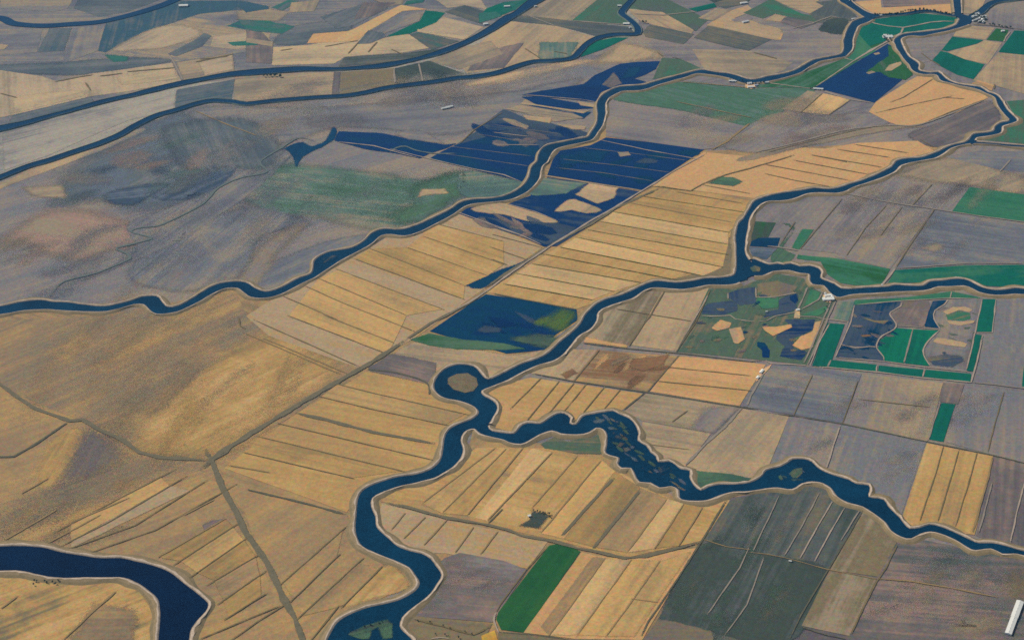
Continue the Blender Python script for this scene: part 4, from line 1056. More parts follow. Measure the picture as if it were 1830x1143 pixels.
panels(["goldlight", "golddark", "gold", "palegold"], "cultivated strip of the great striped gold field", "strips of the great striped gold field", ["@23 1130,210 1390,245 1800,330", "@23 1040,280 1810,400", "@23 850,390 1660,535", "@23 760,460 1660,620", "@23 590,570 1620,780", "@23 480,640 1480,840", "@23 370,690 1270,865", "@23 270,755 1050,890", "@23 170,825 850,950", "@23 90,900 700,1010"], 3)
many('f', 'faint drain crossing the great striped gold field', 'drains of the great striped gold field', "@23 980,330 1690,465", "@23 1300,250 1760,330", "@23 1480,200 1813,262")
L('b', "@23 0,965 580,1078", 14, 'dark drain along the top of the dark wet field')
many('d', 'dark drain crossing the striped block west of the ring pool', 'drains of the striped block',
     "@32 640,480 880,540 1540,690", "@32 530,570 860,650 1400,765", "@32 240,760 1300,1010", "@32 90,850 1090,1090", "@32 0,965 400,1060 740,1140", ext=.05)
panels(["goldlight", "golddark", "gold"], "cultivated strip of the striped block", "strips of the striped block", ["@32 850,385 1500,640", "@32 640,480 880,540 1540,690", "@32 530,570 860,650 1400,765", "@32 340,680 560,730 900,820 1330,898", "@32 240,760 1300,1010", "@32 90,850 1090,1090", "@32 0,965 400,1060 740,1140"], 8)
L('v', "@32 340,680 560,730 900,820 1330,898", 26, 'broad grassed drain across the striped block')
L('b', "@42 0,85 400,180 700,262", 20, 'broad dark drain at the foot of the striped block')
L('b', "@32 850,375 1060,400 1270,470 1290,560", 16, 'curving drain left of the ring pool', curved=True)
many('d', 'drain inside the brown gold triangle', 'drains of the river bend triangle',
     "@42 940,645 690,900", "@42 790,600 380,980", "@42 640,560 330,860", "@42 680,370 260,740", "@42 640,920 460,1143", ext=.12)
panels(["wheat", "tandark", "goldlight"], "cultivated strip of the river bend triangle", "strips of the river bend triangle", ["@42 680,370 260,740", "@42 640,560 330,860", "@42 790,600 380,980", "@42 940,645 690,900"], 2, 10)
many('d', 'slanting drain in the tan striped land above the corner river', 'drains above the corner river',
     "@41 1340,95 950,340 500,500", "@41 1560,110 1100,370 740,495", "@41 1640,350 1270,590", "@41 1720,440 1390,670", "@41 1800,560 1510,730", "@41 1830,690 1570,870",
     "@41 1840,840 1610,985", "@42 220,930 90,1010 -100,1143", "@41 1900,935 1480,1110", "@41 1200,60 760,320 500,450", "@41 1130,0 500,330", ext=.19)
panels(["goldlight", "tandark", "golddark", "tan"], "cultivated strip above the corner river", "strips above the corner river", ["@41 1130,0 500,330", "@41 1200,60 500,450", "@41 1340,95 500,500", "@41 1560,110 740,495", "@41 1590,290 1120,560", "@41 1640,350 1270,590", "@41 1720,440 1390,670", "@41 1800,560 1510,730", "@41 1830,690 1570,870", "@41 1840,840 1610,985"], 4, 9, .2)
many('f', 'faint slanting drain in the tan striped land', 'faint drains above the corner river',
     "@41 700,270 330,470", "@41 900,150 500,320", "@41 1590,290 1120,560", "@41 1500,160 1290,270", "@31 340,1143 150,1250", "@41 400,230 40,440")
many('f', 'wheel mark across the gold corner field', 'marks in the gold corner field', "@41 820,800 640,960 450,1140", "@41 130,830 0,930", "@41 1010,830 1090,960 1100,1143")
L('v', "@31 1430,930 1490,1010 @41 1510,-70 1560,60 1660,240 1730,390 1810,500 1880,600 1950,750 2000,860 2080,1000 2140,1160 2170,1240", 34, 'broad dark grassy drain running south to the river bend')
L('v', "@31 -60,440 0,480 120,570 240,650 400,705 490,740 580,730 700,800 860,870 980,960 1150,1000 1300,1005 1490,1020", 28, 'broad dark drain curving across the ochre land')
L('b', "@31 -40,995 100,990 270,890 400,800 480,745", 20, 'side drain joining the broad dark drain')
L('v', "@32 -330,1090 -260,1030 -180,960 0,850 260,690 560,510 860,340 1000,250 1130,165", 34, 'wide dark verge of the straight diagonal road')
L('v', "@32 1130,165 1300,50 1560,-85 1690,-180", 22, 'narrow verge of the straight diagonal road')
L('v', "@33 -60,-190 60,-275 230,-380 430,-510 700,-650 870,-760 1180,-900", 22, 'dark verge beside the upper straight road')
L('p', "@32 1380,0 1560,-90 1700,-180 @23 60,870 240,745 440,610 700,450 860,360 1140,190 1300,90 1480,-5 1520,-40", 14, 'long straight pale road dividing the gold fields')
L('v', "@31 1490,1020 1600,960 1640,900 1800,790", 14, 'short fork of verge near the drain junction')
L('f', "@31 1600,1050 1900,1100", 14, 'short faint drain at the drain junction')
L('d', "@31 1680,10 1690,70 1740,95", 14, 'small hooked gully near the slough bend')

# creek in the misty plain
L('c', "@21 350,985 420,900 500,865 680,820 830,760 915,720 900,690 850,665 820,645 930,618 1040,590 1060,570 920,530 1000,500 1110,490 1230,440 1340,385 1440,325 1540,220 1700,150 1880,110 @22 100,40 250,-60 380,-130 520,-90", 17, 'faint meandering creek in the misty plain', curved=True)
L('c', "@22 1010,-30 1060,-60 1120,-70 1200,-40 1330,-20 1480,-20", 14, 'tiny curl of creek by the flooded wedge', curved=True)
L('f', "@11 1370,780 1600,880 1813,960", 14, 'blurred boundary across the lilac sweep')
L('p', "@12 620,1000 900,1030 1220,1118", 10, 'pale dyke under the flooded wedge')
L('p', "@22 1000,-55 1300,20 1600,90 1813,130 1950,185", 9, 'pale dyke below the flooded block')
L('d', "@12 1500,1020 1600,920 1700,860 1813,790", 12, 'dark rim of the streaked flooded field')
many('p', 'thin pale dyke between the flooded strips', 'dykes of the flooded fields',
     "@13 205,672 330,678 640,706 735,722", "@13 80,768 230,795 640,836", "@13 0,935 260,965", "@13 0,1022 330,1025", "@13 740,985 1100,1062 1480,1130", "@23 330,130 620,178 1050,240", "@23 100,335 300,390 460,455", "@23 0,490 200,555 350,625", "@22 1480,390 1620,440 1813,510 1950,560", "@24 40,440 60,425", width=8)
many('p', 'pale dyke of the large flooded square', 'dykes of the flooded square', "@14 860,290 600,440 330,625", "@14 520,405 610,430", "@14 0,585 330,630", "@14 380,640 570,700 750,728", width=10)

# north
many('p', 'pale path on the green island', 'paths on the green island', "@n 360,192 440,225 560,248 700,262 800,245 960,212 1080,203 1200,206", "@n 700,262 680,312 600,362 540,400 400,470 240,570", width=16)
L('p', "@n 590,390 640,470 700,545 740,600 740,650", 10, 'pale road beside the narrow river south of the white farm', curved=True)
L('d', "@n 1340,235 1500,240 1660,262 1830,280", 16, 'tree lined drain east of the small town')
L('p', "@n 1700,300 1660,350 1640,400", 10, 'pale lane to the white house')
many('t', 'faint lane through the northern patchwork', 'lanes of the northern patchwork', "@13 560,148 760,165 960,178", "@k 740,330 960,270 1180,190 1290,215", "@13 980,100 1200,110 1440,85", "@13 440,185 230,105")
many('d', 'short hedge in the northern patchwork', 'hedges of the northern patchwork', "@13 230,345 340,415", "@13 1160,370 1200,400", "@13 1260,405 1330,420", "@k 300,600 560,670", "@13 430,365 520,380", "@n 960,565 1050,620", "@n 1555,790 1550,840", "@n 870,500 960,570", width=16)
many('t', 'pale track across a northern field', 'tracks of the far fields', "@12 1040,490 1048,590", "@12 1215,450 1245,580", "@11 1180,380 1230,450 1290,570")
many('d', 'dark scratch of bushes on the far gold belt', 'scratches on the far gold belt', "@11 390,578 560,545 650,530", "@11 700,540 860,520", "@11 900,508 1230,480", "@11 1380,440 1520,410 1640,385", "@11 600,585 640,640", "@11 1190,390 1240,470", "@11 0,660 120,690", "@11 1410,420 1600,400", width=18)
many('d', 'row of bushes in the gold fields beyond the far river', 'bush rows beyond the far river', "@12 240,360 330,345", "@12 560,330 780,290", "@12 860,370 920,300", "@12 720,380 790,300", "@12 1020,350 1110,390", width=16)
L('t', "@14 -100,1080 200,1010 550,920 870,885 1030,888 1200,840 1550,700", 16, 'curving farm track below the flooded square', curved=True)
L('d', "@14 0,1078 300,1000 700,905 880,888", 8, 'weeds beside the curving farm track', curved=True)
L('d', "@14 1120,865 1300,790 1540,703", 12, 'dark hedge under the orange fan field')
many('d', 'thin furrow in the orange fan shaped field', 'furrows of the orange fan field', "@14 1170,560 960,690 880,720", "@14 1300,680 1040,735 780,795", "@14 1400,700 1250,690")
many('d', 'thin drain in the gold strip field under the flooded square', 'drains of the small gold strip field', "@14 390,662 240,795", "@14 590,705 440,810", "@14 1080,985 1180,1040", width=9)
many('d', 'dark drain between the gold strips above the river', 'drains of the gold river strips',
     "@24 0,125 200,170 440,212", "@24 0,60 300,115 590,172", "@24 200,30 730,130", "@24 370,0 800,75", "@14 500,1055 860,1110", "@14 620,1020 1000,1080", "@14 320,1095 560,1143", width=10)
L('d', "@23 1150,205 1390,245 1480,195 1640,130 1813,85 @24 0,50 200,-10", 13, 'crooked drain at the head of the great striped gold field')
L('f', "@13 1813,870 1650,1000 1540,1060", 24, 'blurred lane through the brown field')
many('f', 'faint furrow in the faded green pasture', 'furrows of the green pasture', "@13 1340,580 1813,620", "@13 1300,720 1813,830")

# east
many('d', 'thin dark drain between the eastern grey strips', 'drains of the eastern grey strips', "@24 530,300 240,650", "@24 840,350 700,500", "@24 700,500 560,700", "@24 1180,375 1000,640 905,790", "@24 1160,200 1030,340", "@24 950,360 800,560", "@24 200,460 100,610", width=8)
many('t', 'pale lane crossing the eastern grey fields', 'lanes of the eastern grey fields', "@24 540,258 840,320 1190,372 1500,420 1813,462 2050,505", "@24 900,795 800,915", "@24 910,790 1240,765 1400,752 1813,750", "@24 0,632 80,638 230,665", "@24 1720,20 1640,110", width=12)
L('p', "@24 905,790 860,850 808,912", 14, 'pale ramp from the green field to the river bank')

# duck ponds
many('p', 'pale dyke around the duck ponds', 'dykes of the duck ponds',
     "@g 395,345 370,480 300,640 240,772", "@g 240,772 640,805 960,850 1310,886 1350,902", "@g 1440,296 1390,540 1310,886", "@g 1555,292 1522,570 1370,572",
     "@g 165,462 250,468 350,485", "@g 780,275 785,315", "@g 1190,232 1180,292", "@g 580,834 578,890", "@g 970,870 955,935", "@g 390,345 800,310 1150,290 1440,294",
     "@m 240,570 350,575 480,568 520,598 600,610 690,622", "@m 688,340 690,420 800,420 880,412 960,395 1030,380", "@m 760,930 810,960 1110,975", width=8)
for s_ in ("@g 785,315 775,355 692,405 695,440 738,500 720,545 620,600 585,650 580,700 636,770 632,805", "@g 1160,300 1130,345 1055,390 1048,460 1100,545", "@g 1100,545 1000,640 958,720 980,790 1022,850", "@g 280,665 400,695 520,685 575,690"):
    L('p', s_, 9, 'wavy pale dyke inside the duck ponds', 'wavy dykes of the duck ponds', True)
many('t', 'grey earth dyke between the ponds', 'earth dykes of the duck ponds', "@g 740,515 860,520 1100,548", "@g 875,545 800,820", "@g 205,790 180,850", "@m 690,622 780,610 850,572 1000,545 1030,525", "@m 1112,335 1075,430 1030,520", "@m 1240,372 1200,440 1060,520", "@m 1020,575 1180,580 1250,600 1290,600", "@m 460,380 465,440", width=10)
L('t', "@m 1345,440 1290,560 1200,780 1110,975", 12, 'pale road east of the wetland')
L('t', "@m 1310,440 1250,580 1160,790 1080,960", 10, 'second pale road east of the wetland')
L('p', "@m 1292,630 1200,800 1130,985", 8, 'dyke road along the tall teal plot')
L('p', "@g 50,848 210,858 580,892 960,940 1350,976 1400,800 1445,590", 10, 'pale road south of the teal strips')
L('d', "@m 40,862 200,620 320,350", 10, 'dark ditch along the west of the wetland')
L('p', "@m 300,400 150,660 85,800", 7, 'pale edge of the west wetland ditch')
L('b', "@33 580,185 940,230 1310,262 1813,322 @m 760,935", 13, 'long dark hedge along the south of the wetland')
L('b', "@33 270,402 560,458 1090,538 1740,640 1900,660", 14, 'long dark ditch under the orange field')
L('b', "@34 0,680 200,705 540,760 1130,885 1590,980 1813,1035 1950,1070", 12, 'long straight ditch across the grey fields')
L('t', "@g 1350,976 1500,990 1783,1025 1900,1045", 9, 'hedge lined lane at the east edge')
many('d', 'thin drain in the orange field', 'drains of the orange field', "@33 1250,362 1813,420", "@33 1170,460 1813,525", width=9)
many('d', 'drain between tan fields by the river elbow', 'drains of the river elbow', "@33 752,240 570,462", "@33 1105,0 960,215", "@33 1310,280 1090,535", "@23 870,1075 1300,1143 @33 1390,35", "@23 1210,950 1100,1143")
L('b', "@33 1440,10 1380,110 1290,262", 12, 'tall ditch edge of the wetland')
many('d', 'slanting drain in the gold striped field above the scalloped slough', 'drains above the scalloped slough', "@33 350,430 130,650", "@33 470,460 240,740", "@33 570,480 370,720", "@33 660,480 490,690", "@33 790,500 640,680", "@33 900,520 790,650", width=8)
L('b', "@33 1070,540 920,665", 12, 'short drain to the slough bend')
L('t', "@33 1760,640 1640,780 1500,900 1355,1055", 14, 'grey farm road slanting down to the slough')
L('t', "@34 -20,400 -110,560 -140,640", 12, 'dirt yard lane by the wetland corner')
L('f', "@33 1110,905 1400,940", 8, 'faint drain in the tan plot')
L('d', "@33 1380,660 1260,750", 8, 'short drain in the khaki plot')
L('p', "@34 515,775 470,910 420,1070", 10, 'short pale track in the grey field')
many('d', 'faint drain in the light grey fields', 'drains of the light grey fields', "@34 640,585 900,615 1130,640", "@34 1670,540 1600,780 1560,950", "@34 540,740 640,460", "@34 190,700 320,420", width=8)
L('t', "@34 1225,600 1180,740 1140,870", 9, 'pale track beside the lone teal strip')
many('d', 'dark drain between the narrow gold strips', 'drains of the narrow gold strips', "@34 1245,920 1190,1110 @44 1080,300", "@34 1355,940 1300,1130 @44 1205,310", "@34 1480,970 1430,1150 @44 1330,340", width=8)
L('f', "@34 1590,985 1560,1140 @44 1450,390", 14, 'blurred east side of the gold strips')
L('p', "@44 1820,30 1760,250 1715,465", 9, 'white track at the east edge')
L('t', "@44 1590,30 1530,260 1490,400", 8, 'grey track east of the gold strips')

# south
many('f', 'slanting drain in the tan striped field below the slough', 'drains of the tan striped field', "@px 885,801 754,900", "@px 906,801 790,917", "@px 934,801 835,921", "@px 987,808 870,931", "@px 1032,815 951,907", "@px 1075,822 966,953", "@px 1192,891 1121,987", "@px 1222,900 1170,980", "@px 1255,907 1213,975", width=10, ext=.02)
panels(['goldlight', 'golddark', 'gold', 'tandark', 'palegold'], 'cultivated strip below the scalloped slough', 'strips below the scalloped slough', ["@px 885,801 754,900", "@px 906,801 790,917", "@px 934,801 835,921", "@px 987,808 870,931", "@px 1032,815 951,907", "@px 1075,822 966,953", "@px 1099,842 1008,963", "@px 1145,872 1060,977", "@px 1192,891 1121,987", "@px 1222,900 1170,980", "@px 1255,907 1213,975"], 6, 9, .15)
many('v', 'broad grassy drain in the tan striped field below the slough', 'broad drains of the tan striped field', "@43 860,0 640,240 480,425", "@43 1040,90 880,290 705,505", width=18)
L('v', "@42 960,178 1130,210 1400,285 1700,335 1850,372 @43 200,410 430,450 600,500 760,530 930,570 1080,555 1250,512 1490,452", 22, 'curving grassed drain below the tan striped field')
many('f', 'slanting drain in the pinkish tan field', 'drains of the pinkish tan field', "@42 1120,250 1020,370", "@42 1260,280 1110,430", "@42 1410,300 1250,480", "@42 1600,350 1470,530", "@42 1770,380 1650,540", width=10)
L('b', "@42 1700,330 1813,215", 10, 'short drain joining the grassed drain')
many('f', 'long furrow in the gold field right of the green field', 'furrows of the gold field', "@43 980,580 820,800 600,1110", "@43 1180,590 1000,850 800,1120", "@43 970,855 1170,880", "@43 790,570 600,840 400,1110", width=8)
panels(["goldlight", "palegold", "goldlight"], "cultivated strip right of the rich green field", "strips right of the rich green field", ["@43 790,570 400,1110", "@43 980,580 600,1110", "@43 1180,590 800,1120", "@43 1400,520 1000,1120"], 9, 12, 0)
L('b', "@43 1650,155 1480,440 1300,720 1100,1010 1040,1130", 12, 'dark hedge between gold field and dark block')
L('d', "@43 390,480 240,650 60,890 20,960", 8, 'dark west side of the rich green field')
L('p', "@43 25,950 10,1010 50,1100", 9, 'small curved track at the tip of the green field', curved=True)
L('d', "@42 1180,1000 1350,1040 1600,1110 1720,1050", 14, 'dark ditch with scrub at the river bank')
L('p', "@42 1290,1140 1370,1128 1440,1140", 7, 'small curved pale path in the scrub', curved=True)
L('b', "@43 40,1090 300,1110 540,1143", 10, 'ditch along the bottom of the gold field')
many('t', 'pale grass strip in the dark slate block', 'pale strips of the dark slate block', "@44 370,110 250,340 120,560", "@44 90,125 -100,530", "@43 1813,480 1740,640 1510,970", "@44 -20,560 -140,900 -300,1120", width=7)
many('p', 'bright pale strip in the dark slate block', 'bright strips of the dark slate block', "@44 465,165 380,310 230,580", "@44 550,212 430,420 330,605", width=7)
L('b', "@44 680,225 570,420 440,640 240,970 160,1143", 9, 'straight dark ditch east of the dark slate block')
L('t', "@44 655,230 520,450", 8, 'pale edge east of the dark slate block')
many('f', 'faint cross drain in the dark slate block', 'cross drains of the dark slate block', "@44 -110,530 0,542 120,565 430,650 770,715", "@43 1490,440 1650,490 1813,510", width=7)
L('d', "@44 930,455 840,640 770,740 680,920 590,1120", 9, 'drain on the west of the great dusky field')
L('b', "@44 230,1050 420,1110 580,1143", 8, 'ditch at the foot of the taupe strip')
L('f', "@44 770,715 1000,730 1300,780 1650,850", 12, 'faint seam across the great dusky field')

# islets of reeds in the waterways
def islet(label, s, key='marsh', soft=7, alt='khaki', op=0.75):
    if key in ('steel', 'mauve'):
        key, op, soft = {'steel': 'floodgrey', 'mauve': 'steel'}[key], .6, soft + 4
    return F(key, label, s, lvl=1, soft=soft, alt=alt, name='island', ragged=.6, cat='islet', z=ZW + 1.1, op=op)
islet('round olive islet filling the ring shaped pool', "@32 1420,440 1480,410 1560,405 1620,440 1635,490 1600,530 1540,545 1460,520 1420,480", soft=6, key='khaki')
islet('reedy islet at the meeting of river and eastern arm', "@m 640,180 680,162 728,180 718,212 660,215", soft=4)
islet('long thin islet in the winding slough', "@22 540,720 620,700 650,705 600,745 540,755", key='steel', soft=7)
islet('reed bank at the bottom of the river', "@42 730,1090 860,1040 1000,1000 1030,1030 1030,1130 960,1143 930,1060 880,1080 870,1143 800,1143 720,1110", key='dullgreen', alt='darkslate', soft=9)
islet('small muddy islet at the slough head', "@33 700,740 760,725 800,730 770,755 720,760", key='mauve', soft=6)
islet('faint reed spot near the first bend', "@33 860,745 890,740 880,760", key='mauve', soft=6)
islet('curved reed shoal in the wide slough', "@33 850,820 900,850 950,840 900,870 860,860", key='steel', soft=7)
islet('reddish mud islet in the wide slough', "@33 915,930 960,925 980,950 930,965", key='mauve', soft=7)
islet('pale shoal below the reddish mud islet', "@33 900,890 930,900 900,935 880,920", key='steel', soft=6)
islet('small reed tuft in the lower wide slough', "@33 1060,1060 1120,1080 1090,1110 1050,1090", key='steel', soft=6)
islet('marshy shoal near the scalloped bank', "@33 1180,1070 1240,1050 1260,1090 1200,1120 1170,1100", key='steel', soft=8)
islet('green islet in the slough bulge', "@34 160,1110 190,1080 250,1070 250,1110 215,1143 180,1143", key='marsh', soft=4)
islet('low sliver of an islet beside the green islet', "@34 80,1133 100,1120 120,1150 100,1160", key='marsh', soft=5)

many('t', 'thin line of stubble in the great flooded field', 'stubble lines of the great flooded field', "@px 1002,285 1100,296 1205,310", "@px 1035,264 1140,276 1230,288", "@px 990,300 1080,310 1170,325", width=4)
many('t', 'thin line of stubble in the streaked flooded field', 'stubble lines of the streaked field', "@px 850,240 955,256", "@px 800,262 950,280", "@px 790,275 948,298", "@px 870,222 1000,240", width=4)

# ------------------------------------------------------------------ buildings
WHITE = plain('white_metal', (0.58, 0.55, 0.46), 0.5, 0.06)
CREAM = plain('cream_roof', (0.72, 0.68, 0.55), 0.6, 0.08)
WALLM = plain('painted_wall', (0.62, 0.60, 0.56), 0.8, 0.1)
GREYM = plain('grey_roof', (0.38, 0.38, 0.40), 0.7, 0.15)
DARKM = plain('dark_door', (0.06, 0.07, 0.08), 0.6, 0.1)
GRAVEL = line_mat('yard_gravel', (196, 182, 160), (168, 156, 140), broken=0.3)

def box(verts, faces, x0, y0, z0, x1, y1, z1):
    b = len(verts)
    verts += [(x0, y0, z0), (x1, y0, z0), (x1, y1, z0), (x0, y1, z0), (x0, y0, z1), (x1, y0, z1), (x1, y1, z1), (x0, y1, z1)]
    faces += [tuple(b + i for i in f) for f in ((0, 3, 2, 1), (4, 5, 6, 7), (0, 1, 5, 4), (1, 2, 6, 5), (2, 3, 7, 6), (3, 0, 4, 7))]

def gable_roof(l, w, h, rise, over):
    a, b = l / 2 + over, w / 2 + over
    z = h - over * rise / (w / 2)
    t = 0.35
    v = [(-a, -b, z), (-a, 0, h + rise), (-a, b, z), (a, -b, z), (a, 0, h + rise), (a, b, z)]
    v += [(x, y, q + t) for x, y, q in v]
    f = [(0, 1, 4, 3), (1, 2, 5, 4), (6, 9, 10, 7), (7, 10, 11, 8), (0, 3, 9, 6), (2, 8, 11, 5), (0, 6, 7, 1), (1, 7, 8, 2), (3, 4, 10, 9), (4, 5, 11, 10)]
    return v, f

def building(name, label, cat, px, l, w, h, rise, ang, roof=None, wall=None, group=None, doors=2, vents=0):
    """a gabled farm building: wall shell, overhanging roof, doors, ridge vents"""
    gx, gy = ground(*px)
    e = bpy.data.objects.new(name, None)
    C.objects.link(e)
    e.location = (gx, gy, 2.9)
    e.rotation_euler = (0, 0, ang)
    tag(e, label, cat, group)
    a, b = l / 2, w / 2
    v = [(-a, -b, 0), (a, -b, 0), (a, b, 0), (-a, b, 0), (-a, -b, h), (a, -b, h), (a, b, h), (-a, b, h), (-a, 0, h + rise - .05), (a, 0, h + rise - .05)]
    f = [(0, 1, 5, 4), (1, 2, 6, 9, 5), (2, 3, 7, 6), (3, 0, 4, 8, 7)]
    link('wall', v, f, wall or WALLM, e)
    rv, rf = gable_roof(l, w, h + .05, rise, 0.8)
    r = link('roof', rv, rf, roof or WHITE, e)
    dv, df = [], []
    for k in range(doors):
        dv, df = [], []
        x = -a + l * (k + .5) / doors
        box(dv, df, x - 2.2, -b - .12, 0, x + 2.2, -b - .02, min(4.2, h * .8))
        link('door', dv, df, DARKM, e)
    for k in range(vents):
        dv, df = [], []
        x = -a + l * (k + .5) / vents
        box(dv, df, x - 1.2, -.8, h + rise + .2, x + 1.2, .8, h + rise + 1.6)
        link('roof_vent', dv, df, GREYM, r)
    return e

def angle_px(p, q):
    a, b = ground(*p), ground(*q)
    return math.atan2(b[1] - a[1], b[0] - a[0]), math.hypot(b[0] - a[0], b[1] - a[1])

# the long white barn: two lengths under one roofline, the north end a little narrower
def long_barn():
    A, LEN = angle_px((1801.5, 1134), (1823, 1076))
    w = math.hypot(*(np.array(ground(1806, 1136)) - np.array(ground(1797.6, 1132))))
    gx, gy = ground(1812.2, 1104.8)
    e = bpy.data.objects.new('long_barn', None)
    C.objects.link(e)
    e.location = (gx, gy, 2.5)
    e.rotation_euler = (0, 0, A)
    tag(e, 'long low white barn alone in the dusky southeast field', 'barn')
    w = max(w, 21.0)
    for nm, x0, x1, dw, h in (('wall', -LEN / 2, 0.0, w / 2, 5.0), ('wall', 0.01, LEN / 2, w / 2 + 1.0, 5.4)):
        v, f = [], []
        box(v, f, x0, -dw, 0, x1, dw, h)
        o = link(nm, v, f, WALLM, e)
        rv, rf = gable_roof(x1 - x0 - 0.1, dw * 2, h + .05, 2.2, 0.7)
        r = link('roof', [(x + (x0 + x1) / 2, y, z) for x, y, z in rv], rf, WHITE, e)
        n = 5
        for k in range(n):
            v, f = [], []
            x = x0 + (x1 - x0) * (k + .5) / n
            box(v, f, x - 1, -.7, h + 2.4, x + 1, .7, h + 3.6)
            link('roof_vent', v, f, WHITE, r)
        for k in range(4):
            v, f = [], []
            x = x0 + (x1 - x0) * (k + .5) / 4
            box(v, f, x - 2, -dw - .13, 0.0, x + 2, -dw - .03, 3.8)
            link('door', v, f, DARKM, e)
long_barn()

def yard(label, s, soft=8):
    F('sand', label, s, soft=soft, lvl=6, name='ground', cat='yard', ragged=.4, z=2.75)

yard('bare pale yard around the white sheds', "@m 1235,400 1250,380 1310,400 1330,440 1290,465 1240,450")
B = building
B('farm_shed', 'largest white shed in the yard by the river bend', 'shed', (1480, 536), 48, 20, 6, 3.5, 0.1, CREAM, vents=2)
B('farm_shed', 'small white shed above the largest one in the river bend yard', 'shed', (1480, 529.5), 30, 14, 5, 3, 0.15, CREAM)
B('farm_shed', 'white tank shed east of the largest one in the river bend yard', 'shed', (1487, 532), 12, 10, 5, 2.5, 1.2, WHITE, doors=1)
B('farm_shed', 'tiny hut in the yard north of the river bend sheds', 'shed', (1474, 526), 12, 8, 4, 2, 0.8, WHITE, doors=1)
B('pump_house', 'pale pump house where the wetland paths meet', 'pump house', (1426, 555), 14, 9, 4, 2, 0.2, CREAM, doors=1)
B('pump_house', 'pale pump hut beside the pond dyke', 'pump house', (1370, 558), 8, 6, 3, 2, 0.1, WHITE, doors=1)
yard('pale earth yard of the wetland path crossing', "@m 1010,520 1050,510 1050,590 1000,590", soft=7)
yard('dirt yard strip at the wetland corner', "@m 690,1110 700,1060 760,1000 820,965 800,1000 730,1070", soft=6)
B('farm_shed', 'white shed in the dirt yard strip', 'shed', (1361, 665), 26, 10, 4, 2, 1.0, CREAM)
B('farm_shed', 'second pale shed lower in the dirt yard strip', 'shed', (1354, 676), 16, 9, 4, 2, 1.0, CREAM, doors=1)
yard('white farm yard at the southern tip of the island', "@n 525,345 560,330 600,350 620,380 570,385 540,370", soft=10)
B('farm_shed', 'big white barn on the southern tip of the island', 'barn', (1586, 67.5), 55, 24, 7, 4, 0.15, WHITE, vents=2)
B('farm_shed', 'white shed east of the big white barn on the island tip', 'shed', (1591, 69), 30, 16, 6, 3, 0.5, WHITE)
B('farm_shed', 'low white shed just north of the big white barn', 'shed', (1583, 64.5), 26, 14, 5, 3, 0.0, WHITE)
yard('sandy yard of the farm on the slough levee', "@k 205,950 280,940 340,985 270,1015 200,1000", soft=10)
B('farmhouse', 'white farmhouse on the south levee of the winding slough', 'house', (1339, 151), 24, 16, 6, 4, 0.2, WHITE)
B('farm_shed', 'white machine shed below the levee farmhouse', 'shed', (1341, 157), 30, 16, 5, 3, 0.1, WHITE)
B('farm_shed', 'grey roofed shed east of the levee farmhouse', 'shed', (1351, 154), 20, 12, 5, 3, 0.3, GREYM)
B('farmhouse', 'white house further along the slough levee', 'house', (1309, 146.5), 40, 12, 5, 3, -0.1, WHITE)
B('farm_shed', 'white shed east of the levee farms', 'shed', (1370, 149), 22, 10, 5, 3, 0.2, WHITE)
B('farm_shed', 'pale shed at the west corner of the flooded square', 'shed', (1462, 160.5), 52, 12, 5, 3, -0.15, WHITE)
B('greenhouse', 'long white greenhouse alone in the lilac sweep', 'greenhouse', (796, 194.5), 46, 12, 4, 2.5, 0.45, WHITE, WHITE)
B('greenhouse', 'second length of the lone white greenhouse', 'greenhouse', (803, 192.5), 38, 12, 4, 2.5, 0.45, WHITE, WHITE)
B('barn', 'wide white barn at the far northwest', 'barn', (328, 12), 52, 22, 6, 3, 0.1, WHITE, WHITE)
B('barn', 'white barn on the far river bank', 'barn', (868, 44.5), 26, 16, 5, 3, 0.3, WHITE)
B('barn', 'white barn in the far teal field', 'barn', (906, 13), 34, 14, 5, 3, 0.1, WHITE)
B('barn', 'white hut above the far river', 'barn', (957, 13), 14, 10, 5, 3, 0.3, WHITE)
B('farmhouse', 'white farmhouse in the green field by the slender slough', 'house', (1107, 12), 24, 12, 5, 3, 0.0, WHITE)
B('farm_shed', 'pale shed in the elbow of the slender slough', 'shed', (1119, 44), 36, 14, 5, 3, 0.0, CREAM)
B('farm_shed', 'small white shed beside the pale slough elbow shed', 'shed', (1126, 51), 14, 10, 5, 3, 0.6, WHITE, doors=1)
B('farmhouse', 'white farmstead barn at the top of the northern fields', 'barn', (1329, 7), 42, 16, 5, 3, 0.3, WHITE)
B('farmhouse', 'white barn in the l shaped tan field', 'barn', (1332, 40.5), 40, 14, 5, 3, 0.5, WHITE)
B('farmhouse', 'white house in the green eastern plot', 'house', (1792, 57.5), 18, 14, 6, 4, 0.0, WHITE)
B('farm_shed', 'small pale hut by the slough mouth near the island', 'shed', (1525, 35.5), 20, 10, 5, 3, 0.3, WHITE, doors=1)
B('farm_shed', 'white hut at the top of the short slough', 'shed', (1522, 1.5), 30, 10, 5, 3, 0.1, WHITE)
B('farm_shed', 'tiny white hut north of the tree lined slough', 'shed', (1574, 29), 12, 8, 4, 2, 0.0, WHITE, doors=1)
B('farm_shed', 'white hut at the foot of the slate block strips', 'shed', (1412, 1003.5), 9, 5, 3, 2, -0.3, WHITE, doors=1)
B('farm_shed', 'pale hut in the small dark green farm plot', 'shed', (946, 923), 10, 8, 4, 2, 0.3, CREAM, doors=1)
B('farm_shed', 'white hut where the field lane meets the eastern arm', 'shed', (1576, 511), 8, 6, 4, 2, 0.9, WHITE, doors=1)
